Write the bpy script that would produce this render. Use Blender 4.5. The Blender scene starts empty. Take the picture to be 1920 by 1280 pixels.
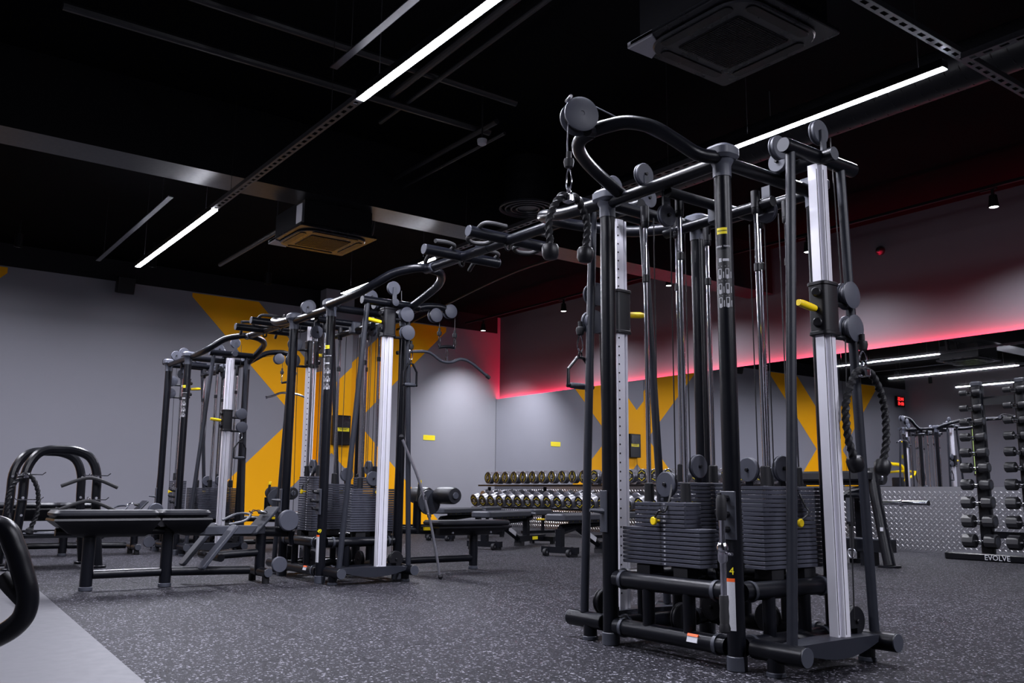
import bpy, math, random
from mathutils import Vector, Matrix, Euler
random.seed(7)
PI = math.pi
scn = bpy.context.scene
COL = scn.collection

# ------------------------------------------------------------------ camera, world, exposure
F_PX, YAW, PITCH, ROLL, CAM_H = 1676.3, 0.934930658, 0.167322964, 0.0096886953, 0.75
def camera_matrix():
    cy, sy = math.cos(YAW), math.sin(YAW); cp, sp = math.cos(PITCH), math.sin(PITCH); cr, sr = math.cos(ROLL), math.sin(ROLL)
    r = Vector((cy, sy, 0)); f0 = Vector((-sy, cy, 0)); u0 = Vector((0, 0, 1))
    f = f0*cp + u0*sp; u = u0*cp - f0*sp
    r2 = r*cr + u*sr; u2 = u*cr - r*sr
    m = Matrix((r2, u2, -f)).transposed().to_4x4()
    m.translation = (0, 0, CAM_H)
    return m
cam_data = bpy.data.cameras.new('camera'); cam = bpy.data.objects.new('camera', cam_data); COL.objects.link(cam)
cam.matrix_world = camera_matrix()
cam_data.sensor_width = 36.0; cam_data.lens = F_PX/1920*36.0; cam_data.clip_start = 0.05; cam_data.clip_end = 200
scn.camera = cam
world = bpy.data.worlds.new('world'); scn.world = world; world.use_nodes = True
world.node_tree.nodes['Background'].inputs[0].default_value = (0.5, 0.52, 0.7, 1)
world.node_tree.nodes['Background'].inputs[1].default_value = 0.0
scn.view_settings.view_transform = 'Standard'; scn.view_settings.look = 'None'
scn.view_settings.exposure = 0.0; scn.view_settings.gamma = 1.0; scn.view_settings.use_curve_mapping = False
STRIP_POWER = 480.0          # radiance of the ceiling light strips
SPOT_POWER = 480.0          # watts of each wall spot
LED_POWER = 400.0            # radiance of the red cove strip
LIGHT_COL = (0.87, 0.88, 1.0)

# room
WX, MY, BY, EX, CZ = -17.0, 12.1, -5.6, 5.0, 4.85   # left wall x, mirror wall y, rear wall y, end wall x, ceiling z
STRIP_Z = 3.72

# ------------------------------------------------------------------ materials
MATS = {}
def nodes_of(name):
    m = bpy.data.materials.new(name); m.use_nodes = True
    MATS[name] = m
    nt = m.node_tree
    return m, nt, nt.nodes['Principled BSDF']
def simple(name, col, rough=0.5, metal=0.0, spec=0.5, var=0.08, scale=30.0, bump=0.0, bscale=200.0, coat=0.0):
    m, nt, b = nodes_of(name)
    tc = nt.nodes.new('ShaderNodeTexCoord'); nz = nt.nodes.new('ShaderNodeTexNoise')
    nz.inputs['Scale'].default_value = scale; nz.inputs['Detail'].default_value = 3
    nt.links.new(tc.outputs['Object'], nz.inputs['Vector'])
    mx = nt.nodes.new('ShaderNodeMix'); mx.data_type = 'RGBA'
    mx.inputs[6].default_value = (*[c*(1-var) for c in col], 1); mx.inputs[7].default_value = (*[min(1, c*(1+var)) for c in col], 1)
    nt.links.new(nz.outputs['Fac'], mx.inputs[0]); nt.links.new(mx.outputs[2], b.inputs['Base Color'])
    mr = nt.nodes.new('ShaderNodeMapRange'); mr.inputs['To Min'].default_value = max(0.02, rough*0.85); mr.inputs['To Max'].default_value = min(1, rough*1.15)
    nt.links.new(nz.outputs['Fac'], mr.inputs['Value']); nt.links.new(mr.outputs[0], b.inputs['Roughness'])
    b.inputs['Metallic'].default_value = metal; b.inputs['Specular IOR Level'].default_value = spec
    if coat: b.inputs['Coat Weight'].default_value = coat; b.inputs['Coat Roughness'].default_value = 0.15
    if bump:
        n2 = nt.nodes.new('ShaderNodeTexNoise'); n2.inputs['Scale'].default_value = bscale; n2.inputs['Detail'].default_value = 4
        nt.links.new(tc.outputs['Object'], n2.inputs['Vector'])
        bp = nt.nodes.new('ShaderNodeBump'); bp.inputs['Strength'].default_value = bump; bp.inputs['Distance'].default_value = 0.002
        nt.links.new(n2.outputs['Fac'], bp.inputs['Height']); nt.links.new(bp.outputs[0], b.inputs['Normal'])
    return m
def emitter(name, col, strength):
    m, nt, b = nodes_of(name)
    b.inputs['Base Color'].default_value = (*col, 1); b.inputs['Emission Color'].default_value = (*col, 1)
    b.inputs['Emission Strength'].default_value = strength
    return m
simple('frame_black', (0.003, 0.0034, 0.0055), 0.30, spec=0.26, bump=0.15, bscale=900)
simple('bar_slate', (0.013, 0.0145, 0.021), 0.42, spec=0.32)
simple('cap_lit', (0.06, 0.064, 0.082), 0.45, spec=0.4)  # lighter copy of the cap grey: overhead light put into the colour
simple('cap_grey', (0.032, 0.035, 0.047), 0.48, spec=0.45)
simple('pulley_grey', (0.05, 0.053, 0.07), 0.5, spec=0.4)
simple('plastic_black', (0.004, 0.004, 0.006), 0.42, spec=0.35)
simple('rubber_black', (0.006, 0.006, 0.008), 0.6, spec=0.3)
simple('plate_steel', (0.046, 0.048, 0.064), 0.5, spec=0.25, bump=0.2, bscale=600)
simple('chrome', (0.72, 0.72, 0.77), 0.13, metal=1.0, var=0.03)
simple('satin_aluminium', (0.70, 0.69, 0.75), 0.42, metal=0.3, var=0.04, scale=12)
simple('cable_black', (0.008, 0.008, 0.01), 0.45)
simple('steel_cable', (0.2, 0.2, 0.23), 0.4, metal=0.8)
simple('yellow_plastic', (0.86, 0.60, 0.0), 0.45)
simple('yellow_print', (0.80, 0.66, 0.01), 0.5)
simple('bench_pad', (0.030, 0.032, 0.042), 0.5, spec=0.35, bump=0.2, bscale=500)
simple('orange_paint', (1.0, 0.44, 0.0), 0.62, spec=0.25, var=0.03, scale=3)
simple('wall_grey', (0.25, 0.248, 0.282), 0.68, spec=0.25, var=0.04, scale=2.0, bump=0.05, bscale=300)
simple('wall_shaded', (0.14, 0.14, 0.16), 0.68, spec=0.2, var=0.04, scale=2.0, bump=0.05, bscale=300)  # wall grey darkened: shade of the upper back wall put into the colour
simple('wall_black', (0.012, 0.012, 0.015), 0.75, spec=0.2)
simple('ceiling_black', (0.003, 0.003, 0.0038), 0.9, spec=0.03, var=0.3, scale=1.5)
simple('duct_dark', (0.008, 0.008, 0.010), 0.36, spec=0.28, var=0.1)
simple('ac_plastic', (0.014, 0.0145, 0.018), 0.28, spec=0.5, var=0.12, scale=5)
simple('ac_white', (0.42, 0.42, 0.46), 0.5)
simple('galvanised', (0.09, 0.093, 0.105), 0.45, metal=0.6, var=0.2)
simple('pipe_black', (0.008, 0.008, 0.010), 0.45)
simple('vinyl_pad', (0.008, 0.0085, 0.012), 0.42, spec=0.38, bump=0.25, bscale=500)
simple('foam_grip', (0.012, 0.012, 0.014), 0.7)
simple('white_print', (0.62, 0.62, 0.66), 0.6)
simple('label_white', (0.42, 0.42, 0.45), 0.6, var=0.15, scale=200)
simple('label_red', (0.75, 0.10, 0.01), 0.5)
simple('poster_black', (0.008, 0.008, 0.01), 0.5)
simple('dumbbell_rubber', (0.014, 0.014, 0.017), 0.45)
simple('dumbbell_steel', (0.36, 0.36, 0.40), 0.30, metal=0.9)
simple('tread_metal', (0.62, 0.62, 0.66), 0.30, metal=0.9, var=0.05)
simple('aluminium_plate', (0.24, 0.24, 0.265), 0.34, metal=0.9, var=0.06)
simple('vinyl_floor', (0.049, 0.0485, 0.056), 0.5, spec=0.35, var=0.1, scale=14, bump=0.05, bscale=60)
simple('mirror_edge', (0.35, 0.36, 0.4), 0.3, metal=0.5)
simple('bolt_steel', (0.5, 0.5, 0.55), 0.3, metal=0.9)
emitter('strip_light', LIGHT_COL, STRIP_POWER)
emitter('added_strip_glow', LIGHT_COL, STRIP_POWER*0.1)
emitter('red_led', (1.0, 0.02, 0.07), LED_POWER)
emitter('spot_lens', (0.95, 0.96, 1.0), 9.0)
emitter('display_red', (1.0, 0.03, 0.03), 3.0)
emitter('window_day', (0.55, 0.75, 0.25), 0.7)
m, nt, b = nodes_of('mirror_glass')
b.inputs['Base Color'].default_value = (0.88, 0.89, 0.92, 1); b.inputs['Metallic'].default_value = 1.0; b.inputs['Roughness'].default_value = 0.01

def rubber_floor():
    m, nt, b = nodes_of('rubber_floor')
    geo = nt.nodes.new('ShaderNodeNewGeometry')
    L = nt.links
    big = nt.nodes.new('ShaderNodeTexNoise'); big.inputs['Scale'].default_value = 1.3; big.inputs['Detail'].default_value = 4
    L.new(geo.outputs['Position'], big.inputs['Vector'])
    base = nt.nodes.new('ShaderNodeMix'); base.data_type = 'RGBA'
    base.inputs[6].default_value = (0.0045, 0.0045, 0.006, 1); base.inputs[7].default_value = (0.0085, 0.0085, 0.011, 1)
    L.new(big.outputs['Fac'], base.inputs[0])
    prev = base.outputs[2]
    for sc, th, col in ((155.0, 0.83, (0.055, 0.053, 0.064)), (105.0, 0.915, (0.21, 0.205, 0.235)), (240.0, 0.72, (0.0115, 0.011, 0.0145))):
        vo = nt.nodes.new('ShaderNodeTexVoronoi'); vo.inputs['Scale'].default_value = sc; vo.inputs['Randomness'].default_value = 1.0
        L.new(geo.outputs['Position'], vo.inputs['Vector'])
        sep = nt.nodes.new('ShaderNodeSeparateColor'); L.new(vo.outputs['Color'], sep.inputs[0])
        gt = nt.nodes.new('ShaderNodeMath'); gt.operation = 'GREATER_THAN'; gt.inputs[1].default_value = th
        L.new(sep.outputs[0], gt.inputs[0])
        mx = nt.nodes.new('ShaderNodeMix'); mx.data_type = 'RGBA'; mx.inputs[7].default_value = (*col, 1)
        L.new(gt.outputs[0], mx.inputs[0]); L.new(prev, mx.inputs[6]); prev = mx.outputs[2]
    L.new(prev, b.inputs['Base Color'])
    b.inputs['Roughness'].default_value = 0.6; b.inputs['Specular IOR Level'].default_value = 0.10
    n2 = nt.nodes.new('ShaderNodeTexNoise'); n2.inputs['Scale'].default_value = 260; n2.inputs['Detail'].default_value = 2
    L.new(geo.outputs['Position'], n2.inputs['Vector'])
    bp = nt.nodes.new('ShaderNodeBump'); bp.inputs['Strength'].default_value = 0.4; bp.inputs['Distance'].default_value = 0.003
    L.new(n2.outputs['Fac'], bp.inputs['Height']); L.new(bp.outputs[0], b.inputs['Normal'])
rubber_floor()

# ------------------------------------------------------------------ mesh helpers
def V(*a): return Vector(a)
class MB:
    def __init__(s): s.v = []; s.f = []
    def add(s, vs, fs):
        o = len(s.v); s.v.extend([tuple(p) for p in vs]); s.f.extend([tuple(i+o for i in f) for f in fs]); return s
    def box(s, c, d, rot=None):
        hx, hy, hz = d[0]/2, d[1]/2, d[2]/2
        vs = [V(x*hx, y*hy, z*hz) for z in (-1, 1) for y in (-1, 1) for x in (-1, 1)]
        if rot is not None: vs = [rot @ p for p in vs]
        c = Vector(c)
        return s.add([p+c for p in vs], [(0, 2, 3, 1), (4, 5, 7, 6), (0, 1, 5, 4), (2, 6, 7, 3), (0, 4, 6, 2), (1, 3, 7, 5)])
    def slab(s, outline, z0, z1, bev=0.0, mat=None, inner=None):
        """prism of a 2-D outline (counter-clockwise) from z0 to z1, edges bevelled"""
        n = len(outline); cx = sum(p[0] for p in outline)/n; cy = sum(p[1] for p in outline)/n
        def shrink(d):
            out = []
            for i, p in enumerate(outline):
                a = outline[i-1]; b_ = outline[(i+1) % n]
                e1 = V(p[0]-a[0], p[1]-a[1], 0); e2 = V(b_[0]-p[0], b_[1]-p[1], 0)
                if e1.length < 1e-9 or e2.length < 1e-9: out.append(p); continue
                e1.normalize(); e2.normalize()
                nx = V(-e1.y-e2.y, e1.x+e2.x, 0)
                L = nx.length
                if L < 1e-6: out.append(p); continue
                nx /= L; k = d/max(0.35, nx.x*-e1.y + nx.y*e1.x)
                out.append((p[0]+nx.x*k, p[1]+nx.y*k))
            return out
        rings = []
        if bev > 0:
            sm = shrink(bev)
            rings = [(sm, z0), (outline, z0+bev), (outline, z1-bev), (sm, z1)]
        else: rings = [(outline, z0), (outline, z1)]
        vs = [V(p[0], p[1], z) for o, z in rings for p in o]
        fs = []
        for r in range(len(rings)-1):
            for i in range(n):
                j = (i+1) % n
                fs.append((r*n+i, r*n+j, (r+1)*n+j, (r+1)*n+i))
        fs.append(tuple(reversed(range(n)))); fs.append(tuple(range((len(rings)-1)*n, len(rings)*n)))
        if mat is not None: vs = [mat @ p for p in vs]
        return s.add(vs, fs)
    def rbox(s, c, d, r=0.01, bev=0.003, seg=3, mat=None):
        """box with rounded vertical edges"""
        m = Matrix.Translation(c) if mat is None else Matrix.Translation(c) @ mat.to_4x4()
        return s.slab(rrect(d[0], d[1], r, seg), -d[2]/2, d[2]/2, bev, m)
    def cyl(s, p0, p1, r, n=12, r2=None, caps=True, bev=0.0):
        p0 = Vector(p0); p1 = Vector(p1); r2 = r if r2 is None else r2
        d = (p1-p0); L = d.length; d.normalize()
        if bev > 0: prof = [(max(r-bev, 1e-4), 0), (r, bev), (r2, L-bev), (max(r2-bev, 1e-4), L)]
        else: prof = [(r, 0), (r2, L)]
        return s.lathe(prof, p0, d, n, caps)
    def lathe(s, prof, o, d, n=16, caps=True):
        o = Vector(o); d = Vector(d).normalized()
        a = d.orthogonal().normalized(); b_ = d.cross(a)
        vs = [o + d*h + (a*math.cos(2*PI*i/n) + b_*math.sin(2*PI*i/n))*r for r, h in prof for i in range(n)]
        fs = []
        for k in range(len(prof)-1):
            for i in range(n):
                j = (i+1) % n; fs.append((k*n+i, k*n+j, (k+1)*n+j, (k+1)*n+i))
        if caps: fs.append(tuple(reversed(range(n)))); fs.append(tuple(range((len(prof)-1)*n, len(prof)*n)))
        return s.add(vs, fs)
    def tube(s, pts, r, n=10, sub=0, caps=True, closed=False, flat=None):
        pts = [Vector(p) for p in pts]
        if sub: pts = catmull(pts, sub, closed)
        rs = r if isinstance(r, (list, tuple)) else [r]*len(pts)
        if len(rs) != len(pts): rs = [rs[min(len(rs)-1, int(i*(len(rs)-1)/max(1, len(pts)-1)+.5))] for i in range(len(pts))]
        m = len(pts); vs = []; a = None
        for i, p in enumerate(pts):
            if closed: t = pts[(i+1) % m]-pts[i-1]
            else: t = pts[min(i+1, m-1)]-pts[max(i-1, 0)]
            t.normalize()
            if a is None: a = t.orthogonal().normalized() if abs(t.z) > 0.95 else t.cross(V(0, 0, 1)).normalized()
            else: a = (a - t*a.dot(t)).normalized()
            b_ = t.cross(a)
            k = flat if flat else 1.0
            vs += [p + (a*math.cos(2*PI*q/n) + b_*math.sin(2*PI*q/n)*k)*rs[i] for q in range(n)]
        fs = []
        for k in range(m if closed else m-1):
            k2 = (k+1) % m
            for i in range(n):
                j = (i+1) % n; fs.append((k*n+i, k*n+j, k2*n+j, k2*n+i))
        if caps and not closed: fs.append(tuple(reversed(range(n)))); fs.append(tuple(range((m-1)*n, m*n)))
        return s.add(vs, fs)
    def mesh(s, name, smooth=True, angle=0.6):
        me = bpy.data.meshes.new(name); me.from_pydata(s.v, [], s.f); me.update()
        if smooth:
            me.polygons.foreach_set('use_smooth', [True]*len(me.polygons))
            try: me.set_sharp_from_angle(angle=angle)
            except Exception: pass
        return me
    def build(s, name, mat, parent=None, loc=None, rot=None, smooth=True):
        return place(name, s.mesh(name, smooth), mat, parent, loc, rot)
def catmull(pts, sub, closed=False):
    out = []; n = len(pts)
    for i in range(n if closed else n-1):
        p1, p2 = pts[i], pts[(i+1) % n]
        p0 = pts[i-1] if (i > 0 or closed) else p1*2-p2
        p3 = pts[(i+2) % n] if (i+2 < n or closed) else p2*2-p1
        for k in range(sub):
            t = k/sub; t2 = t*t; t3 = t2*t
            out.append((p1*2 + (p2-p0)*t + (p0*2-p1*5+p2*4-p3)*t2 + (p1*3-p0-p2*3+p3)*t3)*0.5)
    if not closed: out.append(pts[-1])
    return out
def rrect(w, h, r, seg=3):
    r = min(r, w/2-1e-4, h/2-1e-4); o = []
    for cx, cy, a0 in ((w/2-r, h/2-r, 0), (-w/2+r, h/2-r, PI/2), (-w/2+r, -h/2+r, PI), (w/2-r, -h/2+r, 1.5*PI)):
        for k in range(seg+1):
            a = a0+PI/2*k/seg; o.append((cx+r*math.cos(a), cy+r*math.sin(a)))
    return o
def place(name, me, mat, parent=None, loc=None, rot=None):
    o = bpy.data.objects.new(name, me); COL.objects.link(o)
    if mat and not me.materials: me.materials.append(MATS[mat])
    if parent is not None: o.parent = parent
    if loc is not None: o.location = loc
    if rot is not None: o.rotation_euler = rot
    return o
def tag(o, label, cat, group=None):
    o['label'] = label; o['category'] = cat
    if group: o['group'] = group
    return o
def thing(name, label, cat, loc=(0, 0, 0), rotz=0.0, group=None):
    o = bpy.data.objects.new(name, None); COL.objects.link(o)
    o.empty_display_size = 0.1; o.location = loc; o.rotation_euler = (0, 0, rotz)
    return tag(o, label, cat, group)
def struct(o): o['kind'] = 'structure'; return o
def dup(root, loc, rotz, label, group=None):
    r = root.copy(); COL.objects.link(r); r.location = loc; r.rotation_euler = (0, 0, rotz); r['label'] = label
    if group: r['group'] = group
    for ch in list(root.children):
        c = ch.copy(); COL.objects.link(c); c.parent = r
        for g in ch.children:
            d = g.copy(); COL.objects.link(d); d.parent = c
    return r
CACHE = {}
def cached(key, fn):
    if key not in CACHE: CACHE[key] = fn()
    return CACHE[key]
def text_mesh(body, size, depth=0.0006, align='CENTER'):
    def mk():
        cu = bpy.data.curves.new('lettering', 'FONT'); cu.body = body; cu.size = size; cu.extrude = depth; cu.align_x = align; cu.align_y = 'CENTER'
        cu.resolution_u = 2
        ob = bpy.data.objects.new('lettering', cu); COL.objects.link(ob)
        bpy.context.view_layer.update()
        me = bpy.data.meshes.new_from_object(ob.evaluated_get(bpy.context.evaluated_depsgraph_get()))
        bpy.data.objects.remove(ob); bpy.data.curves.remove(cu)
        return me
    return cached(('text', body, size, depth, align), mk)
ZUP_TO = {'-y': Euler((PI/2, 0, 0)), '+x': Euler((PI/2, 0, PI/2)), '+y': Euler((PI/2, 0, PI)), '-x': Euler((PI/2, 0, -PI/2)), 'up': Euler((0, 0, 0))}
def letters(body, size, mat, parent, loc, face, name='lettering'):
    me = text_mesh(body, size)
    return place(name, me, mat, parent, loc, ZUP_TO[face])

# ------------------------------------------------------------------ large structure
def clip(poly, f):
    """keep the part of a 2-D polygon where f(p) >= 0"""
    out = []
    for i, p in enumerate(poly):
        q = poly[(i+1) % len(poly)]; a, b_ = f(p), f(q)
        if a >= 0: out.append(p)
        if (a >= 0) != (b_ >= 0):
            t = a/(a-b_); out.append((p[0]+(q[0]-p[0])*t, p[1]+(q[1]-p[1])*t))
    return out
def area2(poly): return sum(poly[i-1][0]*p[1]-p[0]*poly[i-1][1] for i, p in enumerate(poly))

TX0, TX1, TY0, TY1 = -9.0, -1.0, 0.0, 7.0       # near part of the floor, laid tile by tile
floor_mb = MB()
for x0, x1, y0, y1 in ((WX, TX0, BY, MY), (TX1, EX, BY, MY), (TX0, TX1, BY, TY0), (TX0, TX1, TY1, MY)):
    floor_mb.add([(x0, y0, 0), (x1, y0, 0), (x1, y1, 0), (x0, y1, 0)], [(0, 1, 2, 3)])
floor_mb.add([(TX0, TY0, -.012), (TX1, TY0, -.012), (TX1, TY1, -.012), (TX0, TY1, -.012)], [(0, 1, 2, 3)])
floor = struct(floor_mb.build('floor', 'rubber_floor', smooth=False))
tile_me = MB().slab([(0.0012, 0.0012), (0.9988, 0.0012), (0.9988, 0.9988), (0.0012, 0.9988)], -.012, 0.0, 0.0008).mesh('rubber_tile', False)
for i in range(int(TX1-TX0)):
    for j in range(int(TY1-TY0)):
        place('rubber_tile', tile_me, 'rubber_floor', floor, (TX0+i, TY0+j, random.uniform(-.0006, 0.0)))
vinyl = struct(MB().slab([(WX, -.9), (EX, -.9), (EX, .55), (-3.81, 1.04), (-8.1, 1.29), (WX, 1.65)], 0.0, 0.004, 0.001).build('floor_walkway', 'vinyl_floor', smooth=False))

wall_left = struct(MB().box((WX-.1, (BY+MY)/2, CZ/2), (.2, MY-BY+.4, CZ)).build('wall_left', 'wall_grey', smooth=False))
struct(MB().box((WX+.012, (BY+MY)/2, (4.46+CZ)/2), (.024, MY-BY, CZ-4.46)).build('trim_1', 'wall_black', smooth=False))
struct(MB().box((WX+.01, (BY+MY)/2, .03), (.02, MY-BY, .06)).build('baseboard_left', 'frame_black', smooth=False))
def letter_x(dy):
    c0 = 7.58+dy; c1 = 8.22+dy
    pil = MB().box((WX+.15, (c0+c1)/2, CZ/2), (.3, c1-c0, CZ)).build('pilaster', 'wall_grey', wall_left, smooth=False)
    big = [(4.98, .06), (10.68, .06), (10.68, 4.44), (4.98, 4.44)]
    strokes = []
    for k, (lo, hi, s) in enumerate(((9.35, 10.72, 1), (-6.34, -4.95, -1))):
        p = clip(big, lambda q: (q[1]+s*q[0])-lo); p = clip(p, lambda q: hi-(q[1]+s*q[0])); strokes.append(p)
    for k, p in enumerate(strokes):
        for a, b_, x in ((0, 7.58, WX), (7.58, 8.22, WX+.3), (8.22, 99, WX)):
            q = clip(clip(p, lambda t: t[0]-a), lambda t: b_-t[0])
            if len(q) < 3: continue
            if area2(q) < 0: q = q[::-1]
            mt = Matrix(((0, 0, 1, x), (1, 0, 0, dy), (0, 1, 0, 0), (0, 0, 0, 1)))
            MB().slab(q, 0.0, 0.004+.001*k, 0, mt).build('painted_stroke', 'orange_paint', wall_left, smooth=False)
    for yy, z0, z1 in ((c0, 1.24, 3.14), (c1, 1.13, 3.27)):
        MB().box((WX+.15, yy, (z0+z1)/2), (.3, .006, z1-z0)).build('painted_stroke', 'orange_paint', wall_left, smooth=False)
letter_x(0.0); letter_x(-8.8)

SOF = 2.905; SKT = 0.885
wall_back = struct(MB().box(((WX+EX)/2, MY+.20, CZ/2), (EX-WX+.4, .2, CZ)).build('wall_back', 'wall_shaded', smooth=False))
edges = [WX, -13.2, -10.5, -7.9, -5.2, -2.5, 0.2, 2.9, EX]
for a, b_ in zip(edges[:-1], edges[1:]):
    MB().box(((a+b_)/2, MY+.008, (SOF+SKT)/2), (b_-a-.005, .016, SOF-SKT-.004)).build('mirror_pane', 'mirror_glass', wall_back, smooth=False)
MB().box(((WX+EX)/2, MY+.058, SOF-.082), (EX-WX, .084, .01)).build('cove_floor', 'wall_grey', wall_back, smooth=False)
struct(MB().box((WX+.006, MY+.02, (SOF+SKT)/2), (.012, .04, SOF-SKT)).build('trim_2', 'mirror_edge', smooth=False))
skirt = struct(MB().box(((WX+EX)/2, MY+.04, SKT/2), (EX-WX, .10, SKT)).build('trim_3', 'aluminium_plate', smooth=False))
skirt['label'] = 'raised-pattern aluminium plate cladding below the mirror'
def tread_pattern():
    mb = MB(); p = 0.074; L, w, h = .029, .011, .008
    nx = int((-3.0-WX)/p); nz = int(SKT/p)
    for i in range(nx):
        for j in range(nz):
            for k in (0, 1):
                cx = WX+.05+i*p+(p/2 if k else 0); cz = .03+j*p+(p/2 if k else 0)
                if cz > SKT-.03: continue
                a = PI/4 if k == 0 else -PI/4
                ca, sa = math.cos(a), math.sin(a); y0 = MY-.0101
                def P(u, v, d): return (cx+u*ca-v*sa, y0-d, cz+u*sa+v*ca)
                mb.add([P(-L, 0, 0), P(0, -w, 0), P(L, 0, 0), P(0, w, 0), P(-L*.45, 0, h), P(0, -w*.4, h), P(L*.45, 0, h), P(0, w*.4, h)],
                       [(0, 1, 5, 4), (1, 2, 6, 5), (2, 3, 7, 6), (3, 0, 4, 7), (4, 5, 6, 7)])
    o = mb.build('tread_pattern', 'tread_metal', skirt, smooth=False); o['kind'] = 'stuff'
tread_pattern()
struct(MB().box(((WX+EX)/2, BY-.1, CZ/2), (EX-WX+.4, .2, CZ)).build('wall_rear', 'wall_grey', smooth=False))
struct(MB().box((EX+.1, (BY+MY)/2, CZ/2), (.2, MY-BY+.4, CZ)).build('wall_right', 'wall_black', smooth=False))
struct(MB().box(((WX+EX)/2, (BY+MY)/2, CZ+.1), (EX-WX+.4, MY-BY+.4, .2)).build('ceiling', 'ceiling_black', smooth=False))
win = struct(MB().box((-14.6, BY+.01, 2.3), (.36, .02, 1.7)).build('window_1', 'frame_black', smooth=False))
MB().box((-14.6, BY+.025, 2.3), (.28, .01, 1.6)).build('pane', 'window_day', win, smooth=False)

# red cove strip on the mirror ledge
led = MB().add([(WX+.01, MY+.074, SOF-.072), (WX+.01, MY+.062, SOF-.056), (EX-.01, MY+.062, SOF-.056), (EX-.01, MY+.074, SOF-.072)], [(0, 3, 2, 1)]).build('led_strip', 'red_led', smooth=False)
MB().add([(WX+.01, MY+.074, SOF-.075), (EX-.01, MY+.074, SOF-.075), (EX-.01, MY+.058, SOF-.050), (WX+.01, MY+.058, SOF-.050), (WX+.01, MY+.05, SOF-.075), (EX-.01, MY+.05, SOF-.075)], [(0, 1, 2, 3), (3, 2, 5, 4), (4, 5, 1, 0)]).build('led_light_block', 'satin_aluminium', led, smooth=False)  # added backing that blocks the strip's rear glow from the room
tag(led, 'red LED strip in the cove above the mirror', 'light strip')

# black drop beam under the ceiling
beam = struct(MB().box((-9.36, (BY+MY)/2, (4.05+CZ)/2), (.5, MY-BY, CZ-4.05)).build('beam', 'duct_dark', smooth=False))

# ------------------------------------------------------------------ ceiling lights
def strip(x0, x1, y, label):
    t = thing('light_strip', label, 'light strip', ((x0+x1)/2, y, STRIP_Z), group='ceiling light strips')
    L = x1-x0
    MB().box((0, 0, .035), (L, .075, .06)).build('housing', 'frame_black', t, smooth=False)
    MB().add([(-L/2, -.032, .003), (-L/2, .032, .003), (L/2, .032, .003), (L/2, -.032, .003)], [(0, 1, 2, 3)]).build('diffuser', 'strip_light', t, smooth=False)
    MB().box((0, 0, .0665), (L-.04, .02, .003)).build('added_glow', 'added_strip_glow', t, smooth=False)  # added upward glow that lights the streak plates and the ceiling
    for k in (-.4, .4): MB().cyl((L*k, 0, .06), (L*k, 0, CZ-STRIP_Z), .003, 6).build('hanging_wire', 'cable_black', t)
    return t
strip(-12.55, -9.38, 2.92, 'far white light strip above the wall speaker, lower left of the ceiling')
strip(-5.93, -2.9, 2.90, 'bright white light strip running out of the top edge of the picture')
strip(-12.3, -9.65, 5.85, 'white light strip glimpsed behind the crossover beam')
strip(-4.85, -2.93, 5.93, 'white light strip above the near cable tower, right of the ceiling')
strip(-12.4, -9.6, -.15, 'white light strip seen only in the mirror, third row')
strip(-5.9, -2.9, -.15, 'white light strip outside the picture above the camera')
strip(.4, 3.4, 2.9, 'white light strip outside the picture on the right, near row')
strip(.4, 3.4, 5.9, 'white light strip outside the picture on the right, mirror row')
def rail(p0, p1, label):
    """perforated mounting channel: a strip of plate with a row of slots as real gaps"""
    p0 = V(*p0); p1 = V(*p1); d = p1-p0; L = d.length; rz = math.atan2(d.y, d.x)
    t = thing('mounting_rail', label, 'mounting rail', p0, rz, group='perforated mounting rails')
    mb = MB(); w = .075; n = max(2, int(L/.11)); q = L/n
    mb.box((L/2, w/2-.011, 0), (L, .022, .004)); mb.box((L/2, -w/2+.011, 0), (L, .022, .004))
    for i in range(n+1): mb.box((min(max(i*q, .02), L-.02), 0, 0), (.05, .031, .004))
    mb.box((L/2, w/2, .02), (L, .003, .04)); mb.box((L/2, -w/2, .02), (L, .003, .04))
    mb.build('channel', 'galvanised', t, smooth=False)
    for k in (.15, .85): MB().cyl((L*k, 0, .0), (L*k, 0, CZ-p0.z), .003, 6).build('hanging_wire', 'cable_black', t)
rail((-9.37, 2.91, STRIP_Z+.01), (-5.94, 2.9, STRIP_Z+.01), 'perforated grey channel joining the two strips of the near row')
rail((-2.8, 5.93, STRIP_Z+.01), (.39, 5.9, STRIP_Z+.01), 'perforated grey channel continuing from the strip at upper right')
rail((-2.86, 3.0, STRIP_Z+.085), (-2.86, 9.0, STRIP_Z+.085), 'perforated grey channel crossing at the end of the right strip')
rail((-9.64, 5.85, STRIP_Z+.01), (-4.86, 5.93, STRIP_Z+.01), 'perforated grey channel behind the near tower, mirror row')
def streak_stand_in(x0, x1, y, z, label):  # added plates imitating streaks of light above the strips
    t = thing('streak_plate', label, 'streak plate', ((x0+x1)/2, y, z), group='added plates imitating light streaks')
    MB().box((0, 0, 0), (x1-x0, .06, .01)).build('plate', 'bar_slate', t, smooth=False)
    for k in (-.4, .4): MB().cyl(((x1-x0)*k, 0, .005), ((x1-x0)*k, 0, CZ-z), .003, 6).build('hanging_wire', 'cable_black', t)
streak_stand_in(-13.6, -10.0, 2.62, 3.98, 'added thin plate imitating a light streak above the far left strip')
streak_stand_in(-6.05, -3.0, 2.72, 3.98, 'added thin plate imitating a light streak above the bright top strip')

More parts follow.
